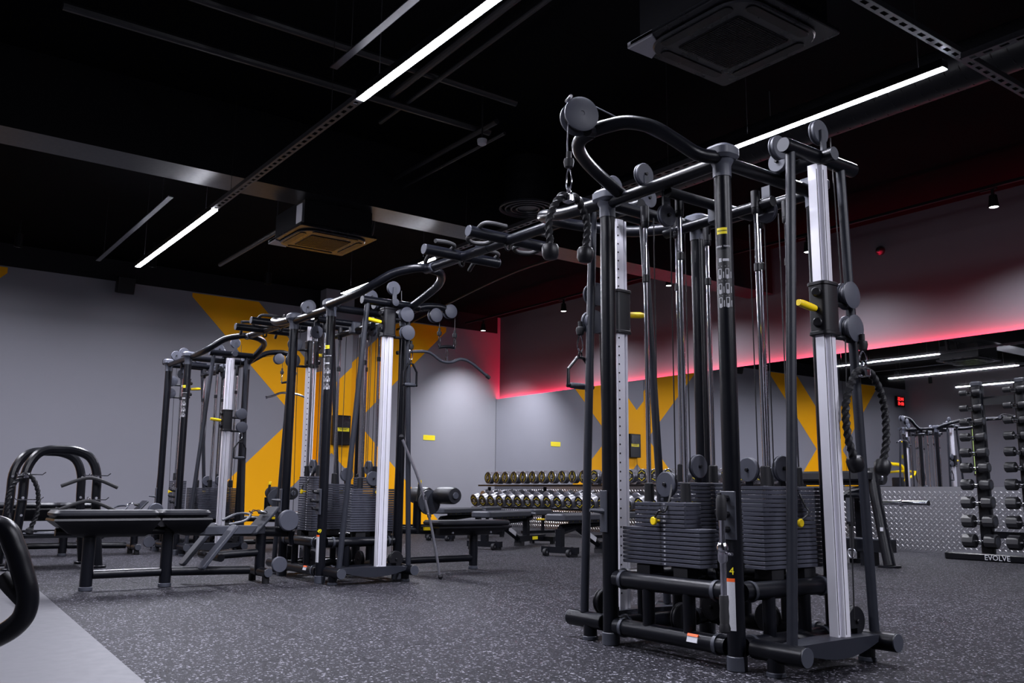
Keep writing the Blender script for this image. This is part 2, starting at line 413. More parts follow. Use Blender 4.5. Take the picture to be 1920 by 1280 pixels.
def track_spot(loc, aim, label, watts=SPOT_POWER, angle=140, group='black track spotlights'):
    t = thing('track_spotlight', label, 'spotlight', loc, group=group)
    MB().lathe([(.03, .16), (.045, .15), (.05, .10), (.062, 0.0), (.056, 0.0), (.05, .02)], (0, 0, 0), (0, 0, 1), 20).build('housing', 'plastic_black', t)
    MB().cyl((0, 0, .004), (0, 0, .008), .05, 20).build('lens', 'spot_lens', t)
    MB().box((0, 0, .19), (.03, .03, .08)).build('stem', 'plastic_black', t, smooth=False)
    MB().box((-.05, 0, .2325), (.2, .035, .015)).build('adapter', 'plastic_black', t, smooth=False)
    l = bpy.data.lights.new('spot_lamp', 'SPOT'); l.energy = watts; l.spot_size = math.radians(angle); l.spot_blend = 1.0; l.shadow_soft_size = .04
    l.color = (0.92, 0.93, 1.0)
    lo = bpy.data.objects.new('spot_lamp', l); COL.objects.link(lo); lo.parent = t; lo.location = (0, 0, -.01)
    d = Vector(aim)-Vector(loc); lo.rotation_euler = d.to_track_quat('-Z', 'Y').to_euler()
track_spot((-15.9, 10.95, 4.24), (-16.45, 11.2, 1.2), 'black track spotlight shining into the red-lit corner', 680, 100)
track_spot((-13.15, 10.95, 4.24), (-13.2, 11.15, .5), 'black track spotlight between the red corner and the near tower')
track_spot((-10.35, 10.95, 4.24), (-10.4, 11.15, .5), 'black track spotlight seen between the guide rods of the near tower')
track_spot((-7.6, 10.95, 4.24), (-7.6, 11.15, .5), 'black track spotlight hidden behind the near tower')
track_spot((-4.95, 10.95, 4.24), (-4.9, 11.15, .5), 'black track spotlight at the right edge of the picture')
def downlight(loc, aim, label, watts=62.0):  # added row of unseen lamps that brighten the left wall
    t = thing('added_downlight', label, 'downlight', loc, group='added downlights washing the left wall')
    MB().lathe([(.055, 0), (.06, 0), (.06, .20), (.02, .215), (.018, .19), (.05, .18)], (0, 0, 0), (0, 0, 1), 20, caps=False).build('housing', 'plastic_black', t)
    MB().cyl((0, 0, .20), (0, 0, CZ-loc[2]), .012, 8).build('stem', 'plastic_black', t)
    l = bpy.data.lights.new('spot_lamp', 'SPOT'); l.energy = watts; l.spot_size = math.radians(150); l.spot_blend = 1.0; l.shadow_soft_size = .04; l.color = (0.90, 0.91, 1.0)
    lo = bpy.data.objects.new('spot_lamp', l); COL.objects.link(lo); lo.parent = t; lo.location = (0, 0, -.02)
    lo.rotation_euler = (Vector(aim)-Vector(loc)).to_track_quat('-Z', 'Y').to_euler()
for k, y in enumerate((-4.2, -2.2, -.2, 1.8, 3.8, 5.8, 7.8, 9.4)):
    downlight((WX+1.7, y, 4.42), (WX+1.0, y, 1.0), 'added unseen downlight washing the left wall, %s from the rear of the room' % ('first', 'second', 'third', 'fourth', 'fifth', 'sixth', 'seventh', 'eighth')[k])
tr = tag(MB().box((-10.5, 10.95, 4.51), (12.2, .04, .035)).build('lighting_track', 'plastic_black', smooth=False), 'black lighting track carrying the wall spotlights', 'track')

# ------------------------------------------------------------------ ceiling services
def cassette(cx, cy, z, label):
    t = thing('ceiling_air_conditioner', label, 'air conditioner', (cx, cy, z), group='ceiling air conditioners')
    S = .98
    mb = MB(); mb.slab(rrect(S, S, .03), 0.0, .035, .006); mb.build('fascia', 'ac_plastic', t)
    MB().slab(rrect(.86, .86, .20, 6), -.022, 0.0, .01).build('rounded_panel', 'ac_plastic', t)
    MB().box((0, 0, .19), (.86, .86, .30)).build('casing', 'duct_dark', t, smooth=False)
    for k in range(4):
        a = k*PI/2; m = Matrix.Rotation(a, 4, 'Z') @ Matrix.Translation((.36, 0, -.023))
        MB().slab(rrect(.075, .58, .035), -.006, 0.0, .002, m).build('air_flap', 'frame_black', t)
    g = MB().slab(rrect(.52, .52, .03), -.026, -.020, .002).build('intake_grille', 'frame_black', t)
    mb = MB()
    for k in range(25):
        p = -.24+k*.02; mb.box((p, 0, -.028), (.006, .5, .004)); mb.box((0, p, -.0285), (.5, .006, .004))
    q = mb.build('grille_mesh', 'frame_black', g, smooth=False)
    MB().slab([(-.49, -.49), (-.26, -.49), (-.30, -.40), (-.40, -.30), (-.49, -.26)], -.012, .034, .004).build('corner_cover', 'ac_white', t)
    MB().box((.30, -.435, .19), (.16, .012, .22)).build('access_plate', 'ac_white', t, smooth=False)
    for sx in (-.42, .42):
        for sy in (-.42, .42): MB().cyl((sx, sy, .3), (sx, sy, CZ-z), .005, 6).build('hanger_rod', 'galvanised', t)
    MB().tube([(-.1, .43, .2), (-.1, .62, .2), (-.1, .7, .35), (-.1, .7, CZ-z)], .04, 10, 6).build('hose', 'rubber_black', t)
    MB().tube([(.05, .43, .22), (.05, .56, .22), (.05, .62, .4), (.05, .62, CZ-z)], .025, 8, 6).build('hose', 'rubber_black', t)
cassette(-9.78, 4.36, STRIP_Z, 'black ceiling air conditioner with orange glow, left of centre')
cassette(-3.58, 4.44, STRIP_Z, 'dark ceiling air conditioner with rounded panel at the top of the picture')

def run(name, label, pts, r, mat='pipe_black', cat='pipe', group='ceiling pipes', n=10, sub=0):
    return tag(MB().tube(pts, r, n, sub).build(name, mat), label, cat, group)
ZP = 4.55
run('ceiling_pipe', 'bundle pipe running from the top edge towards the crossing pipes', [(-3.0, 3.75, ZP), (-7.4, 3.9, ZP)], .035)
run('ceiling_pipe', 'second thinner pipe beside the bundle at the top edge', [(-3.0, 3.95, ZP-.02), (-7.9, 4.1, ZP-.02)], .022)
run('ceiling_pipe', 'third conduit of the bundle at the top edge', [(-3.0, 3.62, ZP+.03), (-7.2, 3.75, ZP+.03), (-7.5, 3.4, ZP+.03), (-7.5, 1.5, ZP+.03)], .018, sub=6)
run('ceiling_pipe', 'black pipe crossing the bundle, ending beside the smoke detector', [(-7.35, 1.0, 4.5), (-7.35, 5.1, 4.5)], .04)
run('ceiling_pipe', 'upper black pipe crossing parallel to the first crossing pipe', [(-6.75, .6, 4.58), (-6.75, 5.0, 4.58)], .035)
run('ceiling_pipe', 'pipe running left from the crossing pipes towards the beam', [(-7.0, 4.95, 4.46), (-9.2, 4.95, 4.46)], .03)
run('ceiling_pipe', 'lower conduit running left from the smoke detector', [(-7.0, 5.05, 4.36), (-9.1, 5.05, 4.36)], .018)
run('ceiling_conduit', 'thin orange-lit conduit left of the air conditioner', [(-12.6, 4.05, 3.95), (-9.7, 4.05, 3.95)], .03, cat='conduit', group='thin ceiling conduits')
run('ceiling_conduit', 'thin bent conduit in front of the red corner', [(-16.8, 9.3, 4.2), (-13.0, 9.3, 4.62), (-11.0, 9.3, 4.66), (-9.0, 9.3, 4.66)], .02, cat='conduit', group='thin ceiling conduits', sub=5)
# spiral duct
def spiral_duct():
    t = thing('spiral_duct', 'dark ribbed spiral air duct behind the near tower', 'duct', (-8.6, 7.25, 4.35))
    L = 9.0; MB().cyl((0, 0, 0), (L, 0, 0), .2, 28).build('duct_body', 'duct_dark', t)
    pts = []
    for i in range(70*12+1):
        a = i/12*2*PI; x = i/12*L/70; pts.append((x, .2*math.cos(a), .2*math.sin(a)))
    MB().tube(pts, .006, 4).build('spiral_seam', 'duct_dark', t)
    for x in (.6, 3.2, 6.0): MB().cyl((x, 0, .18), (x, 0, CZ-4.35), .005, 6).build('hanger_rod', 'galvanised', t)
spiral_duct()
t = thing('smoke_detector', 'small round white smoke detector under the crossing pipes', 'smoke detector', (-7.1, 4.84, 4.25))
MB().lathe([(.02, -.045), (.045, -.03), (.05, 0), (.05, .02)], (0, 0, 0), (0, 0, 1), 20).build('body', 'ac_white', t)
MB().cyl((0, 0, .02), (0, 0, CZ-4.25), .008, 8).build('drop_rod', 'pipe_black', t)
t = thing('round_air_diffuser', 'round ceiling air diffuser with concentric rings left of the near tower', 'air diffuser', (-8.5, 6.5, 4.22))
for k, r in enumerate((.34, .27, .20, .13)):
    MB().lathe([(r, 0), (r+.02, .004), (r+.012, .03+.01*k), (r-.01, .03+.01*k)], (0, 0, 0), (0, 0, 1), 32, caps=False).build('ring', 'galvanised', t)
MB().cyl((0, 0, .02), (0, 0, .03), .12, 24).build('centre_plate', 'galvanised', t)
MB().cyl((0, 0, .05), (0, 0, CZ-4.225), .30, 28).build('collar', 'duct_dark', t)
t = thing('dome_camera', 'small glass dome camera on the dark wall above the red line', 'camera', (-7.2, MY+.1, 4.84-.45), )
MB().lathe([(.07, 0), (.068, .03), (.05, .05), (.045, .07), (.03, .088), (.004, .095)], (0, 0, 0), (0, -1, 0), 20).build('dome', 'ac_plastic', t)
# speaker on the left wall
t = thing('wall_speaker', 'black box loudspeaker high on the grey wall at far left', 'loudspeaker', (WX, 3.72, 4.36))
MB().box((.10, 0, .12), (.2, .04, .04)).build('bracket', 'plastic_black', t, smooth=False)
MB().rbox((.24, 0, 0), (.22, .30, .30), .03, .008, mat=Matrix.Rotation(.25, 3, 'Y')).build('cabinet', 'plastic_black', t)
MB().rbox((.362, 0, -.03), (.01, .26, .26), .003, .001, mat=Matrix.Rotation(.25, 3, 'Y')).build('grille', 'rubber_black', t)
# signs on the left wall
t = thing('wall_sign', 'small yellow sign on the grey wall right of the orange letter', 'sign', (WX, 10.3, 1.925))
MB().slab(rrect(.30, .11, .012), 0, .006, .001, Matrix(((0, 0, 1, 0), (1, 0, 0, 0), (0, 1, 0, 0), (0, 0, 0, 1)))).build('board', 'yellow_print', t)
for k in range(2): MB().box((.0065, 0, .022-.03*k), (.001, .22-.06*k, .012)).build('print_line', 'yellow_plastic', t, smooth=False)
t = thing('wall_cabinet', 'black wall box with yellow label on the orange column', 'wall box', (WX+.3, 8.0, 1.96))
MB().rbox((.06, 0, 0), (.12, .38, .60), .02, .01).build('casing', 'plastic_black', t)
MB().rbox((.125, 0, .16), (.02, .32, .22), .008, .004).build('front_window', 'ac_plastic', t)
MB().box((.122, .02, .02), (.006, .27, .09)).build('yellow_label', 'yellow_print', t, smooth=False)
for k in range(2): MB().box((.1255, .02, .035-.025*k), (.001, .2-.05*k, .01)).build('print_line', 'poster_black', t, smooth=False)
MB().tube([(.05, -.1, -.3), (.05, -.11, -.9), (.02, -.1, -1.9)], .006, 6, 5).build('power_cord', 'cable_black', t)
t = thing('wall_sign', 'tiny yellow sign on the far wall seen only in the mirror', 'sign', (WX, -5.2, 2.1))
MB().box((.004, 0, 0), (.008, .14, .12)).build('board', 'yellow_print', t, smooth=False)
t = thing('led_wall_clock', 'red LED wall display seen only in the mirror', 'display', (WX+.05, -5.1, 4.0))
MB().box((.03, 0, 0), (.06, .5, .36)).build('casing', 'plastic_black', t, smooth=False)
letters('04:55', .17, 'display_red', t, (.062, 0, .08), '+x', 'digits'); letters('00:45', .17, 'display_red', t, (.062, 0, -.08), '+x', 'digits')

# ------------------------------------------------------------------ cable towers
def plate_mesh(w, d=.12, h=.0172):
    return cached(('plate', w, d, h), lambda: MB().slab([(-w/2, -d/2), (w/2, -d/2), (w/2, d/2), (-w/2, d/2)], 0, h, .0025).mesh('weight_plate', False))
def wheel_mesh(r, w):
    def mk():
        return MB().lathe([(r*.25, -w/2), (r*.94, -w/2), (r, -w/2+.004), (r, -w*.22), (r*.93, -w*.1), (r*.93, w*.1), (r, w*.22), (r, w/2-.004), (r*.94, w/2), (r*.25, w/2)], (0, 0, 0), (0, 0, 1), 28).mesh('pulley_wheel')
    return cached(('wheel', r, w), mk)
AX = {'x': Euler((0, PI/2, 0)), 'y': Euler((PI/2, 0, 0)), 'z': Euler((0, 0, 0))}
def pulley(parent, loc, axis, r=.062, w=.034, M=None, arm=None, mat='pulley_grey'):
    rot = AX[axis] if isinstance(axis, str) else axis
    if M is not None:
        loc = M @ Vector(loc); rot = (M.to_3x3() @ rot.to_matrix()).to_euler()
    p = place('pulley', wheel_mesh(r, w), mat, parent, loc, rot)
    place('axle_bolt', cached(('axle', w), lambda: MB().cyl((0, 0, -w/2-.012), (0, 0, w/2+.012), .010, 10, bev=.002).mesh('axle_bolt')), 'plastic_black', p)
    if arm:
        for s in (-1, 1):
            mb = MB(); off = V(0, 0, s*(w/2+.005)); a = V(*arm)
            mb.tube([off, off+a], .014, 6, flat=.25); mb.build('pulley_bracket', 'frame_black', p)
    return p
def post_cap_mesh():
    def mk():
        mb = MB()
        mb.lathe([(.0435, -.10), (.0435, -.045), (.048, -.035), (.060, -.010)], (0, 0, 0), (0, 0, 1), 20)
        mb.slab(rrect(.150, .140, .05, 6), -.016, .050, .016)
        return mb.mesh('corner_cap')
    return cached('postcap', mk)
def carabiner(parent, top, drop=.1, name='carabiner'):
    x, y, z = top; h = drop
    MB().tube([(x, y, z), (x+.014, y, z-h*.25), (x+.018, y, z-h*.7), (x, y, z-h), (x-.018, y, z-h*.7), (x-.014, y, z-h*.25)], .0042, 6, 4, closed=True).build(name, 'chrome', parent)
PLAIN = {'-y': (-.12, -.23, 'x'), '+x': (.28, .16, 'y'), '-x': (-.28, .18, 'y'), '+y': (0.0, .26, 'x')}
def tower(loc, label, cfg):
    t = thing('cable_tower', label, 'cable machine', loc, group='cable towers')
    hx, hy, ZT = .40, .36, 2.31
    P = {'a': (hx, -hy), 'b': (-hx, -hy), 'c': (-hx, hy), 'd': (hx, hy)}
    post_me = cached('post', lambda: MB().cyl((0, 0, .045), (0, 0, 2.27), .04, 20).mesh('post'))
    foot_me = cached('foot', lambda: MB().cyl((0, 0, 0), (0, 0, .062), .045, 20, bev=.003).mesh('foot_cap'))
    for k, (x, y) in P.items():
        place('post', post_me, 'frame_black', t, (x, y, 0)); place('foot_cap', foot_me, 'cap_grey', t, (x, y, 0))
        place('corner_cap', post_cap_mesh(), 'cap_lit', t, (x, y, ZT+.02))
    tx = cached('tubex', lambda: MB().cyl((-.355, 0, 0), (.355, 0, 0), .041, 16).mesh('crossbar'))
    ty = cached('tubey', lambda: MB().cyl((0, -.315, 0), (0, .315, 0), .041, 16).mesh('crossbar'))
    ttx = cached('ttubex', lambda: MB().cyl((-.36, 0, 0), (.36, 0, 0), .033, 16).mesh('top_bar'))
    tty = cached('ttubey', lambda: MB().cyl((0, -.32, 0), (0, .32, 0), .033, 16).mesh('top_bar'))
    ring = cached('ring', lambda: MB().lathe([(.041, -.009), (.047, -.009), (.047, .009), (.041, .009)], (0, 0, 0), (0, 0, 1), 20).mesh('collar_ring'))
    stub = cached('stub', lambda: MB().cyl((0, 0, -.115), (0, 0, .115), .030, 14).mesh('upright_stub'))
    for s in (-1, 1):
        place('top_bar', ttx, 'frame_black', t, (0, s*hy, ZT)); place('top_bar', tty, 'frame_black', t, (s*hx, 0, ZT))
        for z in (.095, .325):
            place('crossbar', tx, 'frame_black', t, (0, s*hy, z)); place('crossbar', ty, 'frame_black', t, (s*hx, 0, z))
            for q in (-1, 1):
                place('collar_ring', ring, 'cap_grey', t, (q*.30, s*hy, z), AX['x']); place('collar_ring', ring, 'cap_grey', t, (s*hx, q*.26, z), AX['y'])
        for q in (-.13, .13):
            place('upright_stub', stub, 'frame_black', t, (q, s*hy, .21)); place('upright_stub', stub, 'frame_black', t, (s*hx, q, .21))
    place('inner_bar', cached('ibx', lambda: MB().cyl((-.37, 0, 0), (.37, 0, 0), .028, 12).mesh('inner_bar')), 'frame_black', t, (0, .06, ZT-.10))
    place('inner_bar', cached('iby', lambda: MB().cyl((0, -.33, 0), (0, .33, 0), .028, 12).mesh('inner_bar')), 'frame_black', t, (.02, 0, ZT-.04))
    place('inner_joint', cached('ijt', lambda: MB().rbox((0, 0, 0), (.10, .10, .11), .03, .01).mesh('inner_joint')), 'cap_grey', t, (.02, .06, ZT-.08))
    rod = cached('rod', lambda: MB().cyl((0, 0, .36), (0, 0, 2.2), .0125, 12).mesh('guide_rod'))
    sock = cached('sock', lambda: MB().lathe([(.017, 0), (.021, .006), (.021, .03), (.0225, .032), (.0225, .12)], (0, 0, 0), (0, 0, 1), 14).mesh('rod_socket'))
    coll = cached('coll', lambda: MB().cyl((0, 0, 0), (0, 0, .042), .0185, 12, bev=.003).mesh('stop_collar'))
    bump = cached('bump', lambda: MB().lathe([(.026, 0), (.024, .09), (.018, .095)], (0, 0, 0), (0, 0, 1), 14).mesh('rod_bumper'))
    base = cached('buff', lambda: MB().box((0, 0, .02), (.09, .10, .045)).mesh('stack_base', False))
    for side, (cx, cy, ax) in PLAIN.items():
        st = cfg[side]; Z0 = .405; z = Z0
        rz = 0 if ax == 'x' else PI/2
        ex = V(1, 0, 0) if ax == 'x' else V(0, 1, 0)
        for w, n in st:
            for k in range(n):
                place('weight_plate', plate_mesh(w), 'plate_steel', t, (cx, cy, z), (0, 0, rz)); z += .0205
        for q in (-.125, .125):
            p = V(cx, cy, 0)+ex*q
            place('guide_rod', rod, 'chrome', t, p); place('rod_socket', sock, 'plastic_black', t, p+V(0, 0, 2.16))
            place('stop_collar', coll, 'plastic_black', t, p+V(0, 0, 1.86+.07*(q > 0))); place('rod_bumper', bump, 'rubber_black', t, p+V(0, 0, z))
            place('stack_base', base, 'rubber_black', t, p+V(0, 0, .36), (0, 0, rz))
        pr = 'y' if ax == 'x' else 'x'
        pulley(t, (cx, cy, z+.085), pr, .064, .03, arm=None)
        MB().box((cx, cy, z+.045), (.012, .04, .09) if ax == 'y' else (.04, .012, .09)).build('pulley_hanger', 'frame_black', t, smooth=False)
        for q in (-.06, .06):
            p = V(cx, cy, 0)+ex*q
            MB().tube([p+V(0, 0, z+.09), p+V(0, 0, 2.2)], .0032, 6).build('cable', 'cable_black', t)
        # selector pin and cord on the outer face
        nrm = V(0, -1, 0) if side == '-y' else V(0, 1, 0) if side == '+y' else V(1, 0, 0) if side == '+x' else V(-1, 0, 0)
        pz_ = Z0+.0205*(cfg.get('pin', 10)) + .009
        pin = V(cx, cy, pz_)+nrm*.06+ex*.0
        MB().cyl(pin, pin+nrm*.035, .006, 8).build('selector_pin', 'yellow_plastic', t)
        MB().cyl(pin+nrm*.03, pin+nrm*.045, .021, 16, bev=.004).build('pin_knob', 'yellow_plastic', t)
        MB().tube([pin+nrm*.035+V(0, 0, .01), pin+nrm*.05+ex*.05+V(0, 0, .05), pin+nrm*.02+ex*.06+V(0, 0, .5*(z-pz_)), V(cx, cy, z+.03)+ex*.05+nrm*.03, V(cx, cy, z+.12)+ex*.04], .005, 6, 5).build('pin_cord', 'cable_black', t)
        # weight numbers
        if side == '-y':
            n_all = sum(n for w, n in st)
            for k in range(n_all):
                v = cfg['numbers'](n_all-1-k)
                place('pin_hole', cached('pinhole', lambda: MB().cyl((0, -.0004, 0), (0, .0004, 0), .0058, 10).mesh('pin_hole')), 'poster_black', t, (cx+.008, cy-.0603, Z0+.0205*k+.0085))
                letters(v, .0125, 'white_print', t, (cx+.035, cy-.0608, Z0+.0205*k+.009), '-y', 'plate_number')
    # pulleys slung under and over the top frame
    pulley(t, (-.02, -.30, ZT-.15), 'x', .058, .03); MB().box((-.02, -.30, ZT-.075), (.012, .05, .13)).build('pulley_hanger', 'cap_grey', t, smooth=False)
    pulley(t, (.30, .10, ZT-.13), 'y', .058, .03); MB().box((.30, .10, ZT-.06), (.05, .012, .13)).build('pulley_hanger', 'cap_grey', t, smooth=False)
    pulley(t, (-.12, -.36, ZT+.085), 'x', .06, .032); MB().box((-.12, -.36, ZT+.05), (.045, .03, .05)).build('pulley_hanger', 'cap_grey', t, smooth=False)
    pulley(t, (.42, .05, ZT+.09), 'y', .055, .03) if cfg.get('xpul', True) else None
    for s, x, y in ((-1, 0.0, -.30), (1, .22, .10), (1, -.2, .2)):
        pulley(t, (x, y*.9, .17), 'x' if s < 0 else 'y', .07, .03, mat='plastic_black')
    # adjuster bracket, labels and number on the front-right post
    ax_, ay_ = P['a']
    MB().rbox((ax_+.012, ay_-.044, .66), (.085, .012, .21), .005, .002).build('hook_plate', 'cap_grey', t)
    for z, l in ((.735, .05), (.665, .07), (.60, .05)):
        MB().tube([(ax_+.012, ay_-.045, z), (ax_+.012, ay_-.045-l, z+.004), (ax_+.012, ay_-.05-l, z+.022)], [.016, .012, .009], 8).build('hook', 'plastic_black', t)
    bx_, by_ = P['b']
    MB().rbox((bx_, by_-.044, .66), (.05, .012, .21), .005, .002).build('hook_plate', 'cap_grey', t)
    MB().tube([(bx_, by_-.045, .66), (bx_-.02, by_-.12, .665)], [.014, .008], 8).build('hook', 'cap_grey', t)
    MB().box((.18, -hy-.0385, .105), (.062, .006, .028), Matrix.Rotation(-.3, 3, 'X')).build('danger_label', 'label_white', t, smooth=False)
    MB().box((.18, -hy-.0345, .122), (.062, .006, .012), Matrix.Rotation(-.5, 3, 'X')).build('danger_header', 'label_red', t, smooth=False)
    def wrap(z0, z1, mat, a0=-2.2, a1=-.55, r=.0407, name='sticker'):
        mb = MB(); n = 10; vs = []
        for i in range(n+1):
            a = a0+(a1-a0)*i/n
            for z in (z0, z1): vs.append((ax_+r*math.cos(a), ay_+r*math.sin(a), z))
        mb.add(vs, [(2*i, 2*i+2, 2*i+3, 2*i+1) for i in range(n)])
        return mb.build(name, mat, t)
    wrap(1.945, 1.975, 'yellow_print', -1.75, -.5, name='yellow_sticker')
    for i, ch in enumerate('TECHNOGYM'):
        q = -1.12+(i-4)*.0052/.0412
        place('sticker_letter', text_mesh(ch, .0085), 'poster_black', t, (ax_+.0412*math.cos(q), ay_+.0412*math.sin(q), 1.96), (PI/2, 0, q+PI/2))
    wrap(.17, .375, 'label_white', -1.9, -.85, name='warning_label'); wrap(.375, .39, 'label_red', -1.9, -.85, name='warning_header')
    # printed panel with exercise pictograms
    rr = .0412
    def curved(items, name, mat):
        for a, z, w, h in items:
            mb = MB(); vs = []
            for i in range(4):
                q = a+(i/3-.5)*w/rr
                for zz in (z-h/2, z+h/2): vs.append((ax_+rr*math.cos(q), ay_+rr*math.sin(q), zz))
            mb.add(vs, [(2*i, 2*i+2, 2*i+3, 2*i+1) for i in range(3)]); mb.build(name, mat, t)
    am = -1.05
    wrap(1.60, 1.87, 'poster_black', -1.75, -.35, .0409, 'instruction_panel')
    curved([(am-.35, 1.82, .014, .018), (am+.3, 1.82, .03, .012), (am, 1.79, .05, .002), (am, 1.72, .05, .0015), (am, 1.65, .05, .0015)], 'panel_print', 'label_white')
    for z in (1.755, 1.685, 1.62):
        for q in (-.42, .42):
            curved([(am+q-.18, z, .003, .045), (am+q+.18, z, .003, .045), (am+q, z+.022, .016, .003), (am+q, z-.015, .008, .02), (am+q+.42, z-.006, .004, .03)], 'pictogram', 'label_white')
    body = cfg.get('title', 'CABLE TOWER')
    for i, ch in enumerate(body):
        if ch == ' ': continue
        q = am+(i-(len(body)-1)/2)*.0062/rr
        me = text_mesh(ch, .0105)
        o = place('title_letter', me, 'white_print', t, (ax_+rr*math.cos(q), ay_+rr*math.sin(q), 1.885), (PI/2, 0, q+PI/2))
    for i, ch in enumerate(cfg.get('number', '4')):
        q = -1.15+i*.45
        place('tower_number', text_mesh(ch, .045), 'yellow_print', t, (ax_+rr*math.cos(q), ay_+rr*math.sin(q), .42), (PI/2, 0, q+PI/2))
    for side, zt in cfg['columns']:
        outrigger(t, side, zt)
    return t

def outrigger(t, side, zt):
    M = Matrix.Identity(4) if side == '+x' else Matrix.Rotation(PI, 4, 'Z')
    R3 = M.to_3x3()
    def B(mb, name, mat):
        mb.v = [tuple(M @ Vector(p)) for p in mb.v]
        return mb.build(name, mat, t)
    for y, x0, x1 in ((-.33, .47, .735), (.34, .47, .735)):
        B(MB().cyl((x0, y, .098), (x1, y, .098), .042, 20, bev=.003), 'base_tube', 'frame_black')
        B(MB().cyl((x1, y, .098), (x1+.004, y, .098), .040, 20), 'end_cap', 'cap_grey')
        B(MB().cyl((.58, y, .012), (.58, y, .08), .036, 16), 'foot_stub', 'frame_black')
        B(MB().cyl((.58, y, 0), (.58, y, .02), .041, 16, bev=.003), 'foot_cap', 'cap_grey')
    # curved base plank
    mb = MB(); n = 10; vs = []
    for i in range(n+1):
        u = i/n; y = -.31+.63*u; zb = .105-.05*math.sin(PI*u); zt_ = .128+.008*math.sin(PI*u); w = .045+.02*math.sin(PI*u)
        vs += [(.62-w, y, zb), (.62+w, y, zb), (.62+w, y, zt_), (.62-w, y, zt_)]
    fs = [(4*i+k, 4*i+(k+1) % 4, 4*i+4+(k+1) % 4, 4*i+4+k) for i in range(n) for k in range(4)]
    fs += [(3, 2, 1, 0), (4*n, 4*n+1, 4*n+2, 4*n+3)]
    B(mb.add(vs, fs), 'base_plank', 'bar_slate')
    B(MB().cyl((.41, .05, .10), (.60, .05, .10), .03, 12), 'base_link', 'frame_black')
    # aluminium column with a dark rack groove
    cx, cy = .62, .075
    prof = [(.034, -.01), (.034, .03), (.024, .045), (-.034, .045), (-.034, -.01), (-.02, -.018), (-.012, -.018), (-.012, -.028), (-.022, -.030), (-.022, -.045), (.022, -.045), (.022, -.030), (.012, -.028), (.012, -.018), (.02, -.018)]
    mb = MB(); mb.slab([(cx+p[0], cy+p[1]) for p in prof], .135, 2.32, 0)
    B(mb, 'column', 'satin_aluminium')
    B(MB().box((cx+.0342, cy-.002, 1.22), (.001, .004, 2.15)), 'groove', 'plastic_black')
    B(MB().box((cx+.0225, cy-.038, 1.22), (.001, .004, 2.15)), 'groove', 'plastic_black')
    B(MB().box((cx-.0345, cy+.034, 1.22), (.001, .014, 2.15)), 'rack_strip', 'satin_aluminium')
    for k in range(42):
        z = .22+k*.05
        o = place('rack_hole', cached('rackhole', lambda: MB().cyl((-.0008, 0, 0), (.0008, 0, 0), .0055, 8).mesh('rack_hole')), 'plastic_black', t, M @ V(cx-.0352, cy+.034, z))
    # top tube, stub and end caps
    B(MB().cyl((.62, -.18, 2.37), (.62, .38, 2.37), .036, 20, bev=.004), 'head_tube', 'frame_black')
    B(MB().cyl((.62, -.184, 2.37), (.62, -.18, 2.37), .034, 20), 'end_cap', 'cap_grey')
    B(MB().cyl((.40, .10, 2.36), (.70, .10, 2.37), .034, 18), 'head_stub', 'frame_black'); B(MB().cyl((.70, .10, 2.37), (.704, .10, 2.37), .033, 18), 'end_cap', 'cap_grey')
    # slanting side bars
    B(MB().tube([(.62, -.13, 2.345), (.655, -.315, .135)], .023, 12), 'side_bar', 'bar_slate')
    B(MB().tube([(.62, .27, 2.345), (.62, .345, .135)], .023, 12), 'side_bar', 'bar_slate')
    # pulleys on top
    pulley(t, (.60, .13, 2.515), 'x', .062, .034, M); B(MB().box((.625, .13, 2.455), (.012, .035, .13)), 'pulley_hanger', 'cap_grey')
    pulley(t, (.47, -.02, 2.44), 'x', .060, .034, M)
    # trolley
    B(MB().rbox((cx, cy, zt), (.098, .118, .24), .025, .004), 'trolley', 'plastic_black')
    for dz in (-.118, .118): B(MB().rbox((cx, cy, zt+dz), (.108, .128, .018), .028, .003), 'trolley_ring', 'plastic_black')
    for dz in (-.072, .072): B(MB().cyl((cx, cy-.05, zt+dz), (cx+.02, cy-.088, zt+dz), .021, 14, bev=.004), 'roller_cover', 'plastic_black')
    B(MB().cyl((cx, cy-.05, zt-.005), (cx, cy-.075, zt-.004), .013, 10), 'handle_stem', 'plastic_black')
    B(MB().tube([(cx, cy-.07, zt-.004), (cx, cy-.10, zt-.002), (cx, cy-.17, zt+.006), (cx, cy-.195, zt+.008)], [.015, .0175, .018, .015], 12), 'trolley_handle', 'yellow_plastic')
    for dz, yy in ((.085, cy+.165), (-.075, cy+.18)):
        for xo in (-.02, .024):
            loc = M @ V(cx+.02+xo, yy, zt+dz)
            place('pulley_cover', cached('pcov', lambda: MB().lathe([(.02, -.006), (.062, -.006), (.066, -.002), (.066, .004), (.05, .008), (.01, .009)], (0, 0, 0), (1, 0, 0), 24).mesh('pulley_cover')), 'pulley_grey', t, loc, (0, 0, 0 if (xo > 0) == (side == '+x') else PI))
        loc = M @ V(cx+.02, yy, zt+dz)
        place('pulley', wheel_mesh(.055, .03), 'plastic_black', t, loc, AX['x'])
        B(MB().tube([(cx, cy+.05, zt+dz-.05), (cx+.02, yy-.02, zt+dz-.05)], .012, 8), 'pulley_arm', 'plastic_black')
    # cable from the top pulley down to the trolley and down to the base pulley
    B(MB().tube([(.62, cy+.125, 2.5), (.64, cy+.12, zt+.13)], .0032, 6), 'cable', 'cable_black')
    B(MB().tube([(.64, cy+.13, zt-.12), (.63, cy+.10, .2)], .0032, 6), 'cable', 'cable_black')
    pulley(t, (.58, .24, .185), 'x', .068, .04, M, mat='plastic_black')
    B(MB().box((.575, .20, .14), (.05, .08, .03)), 'pulley_mount', 'frame_black')

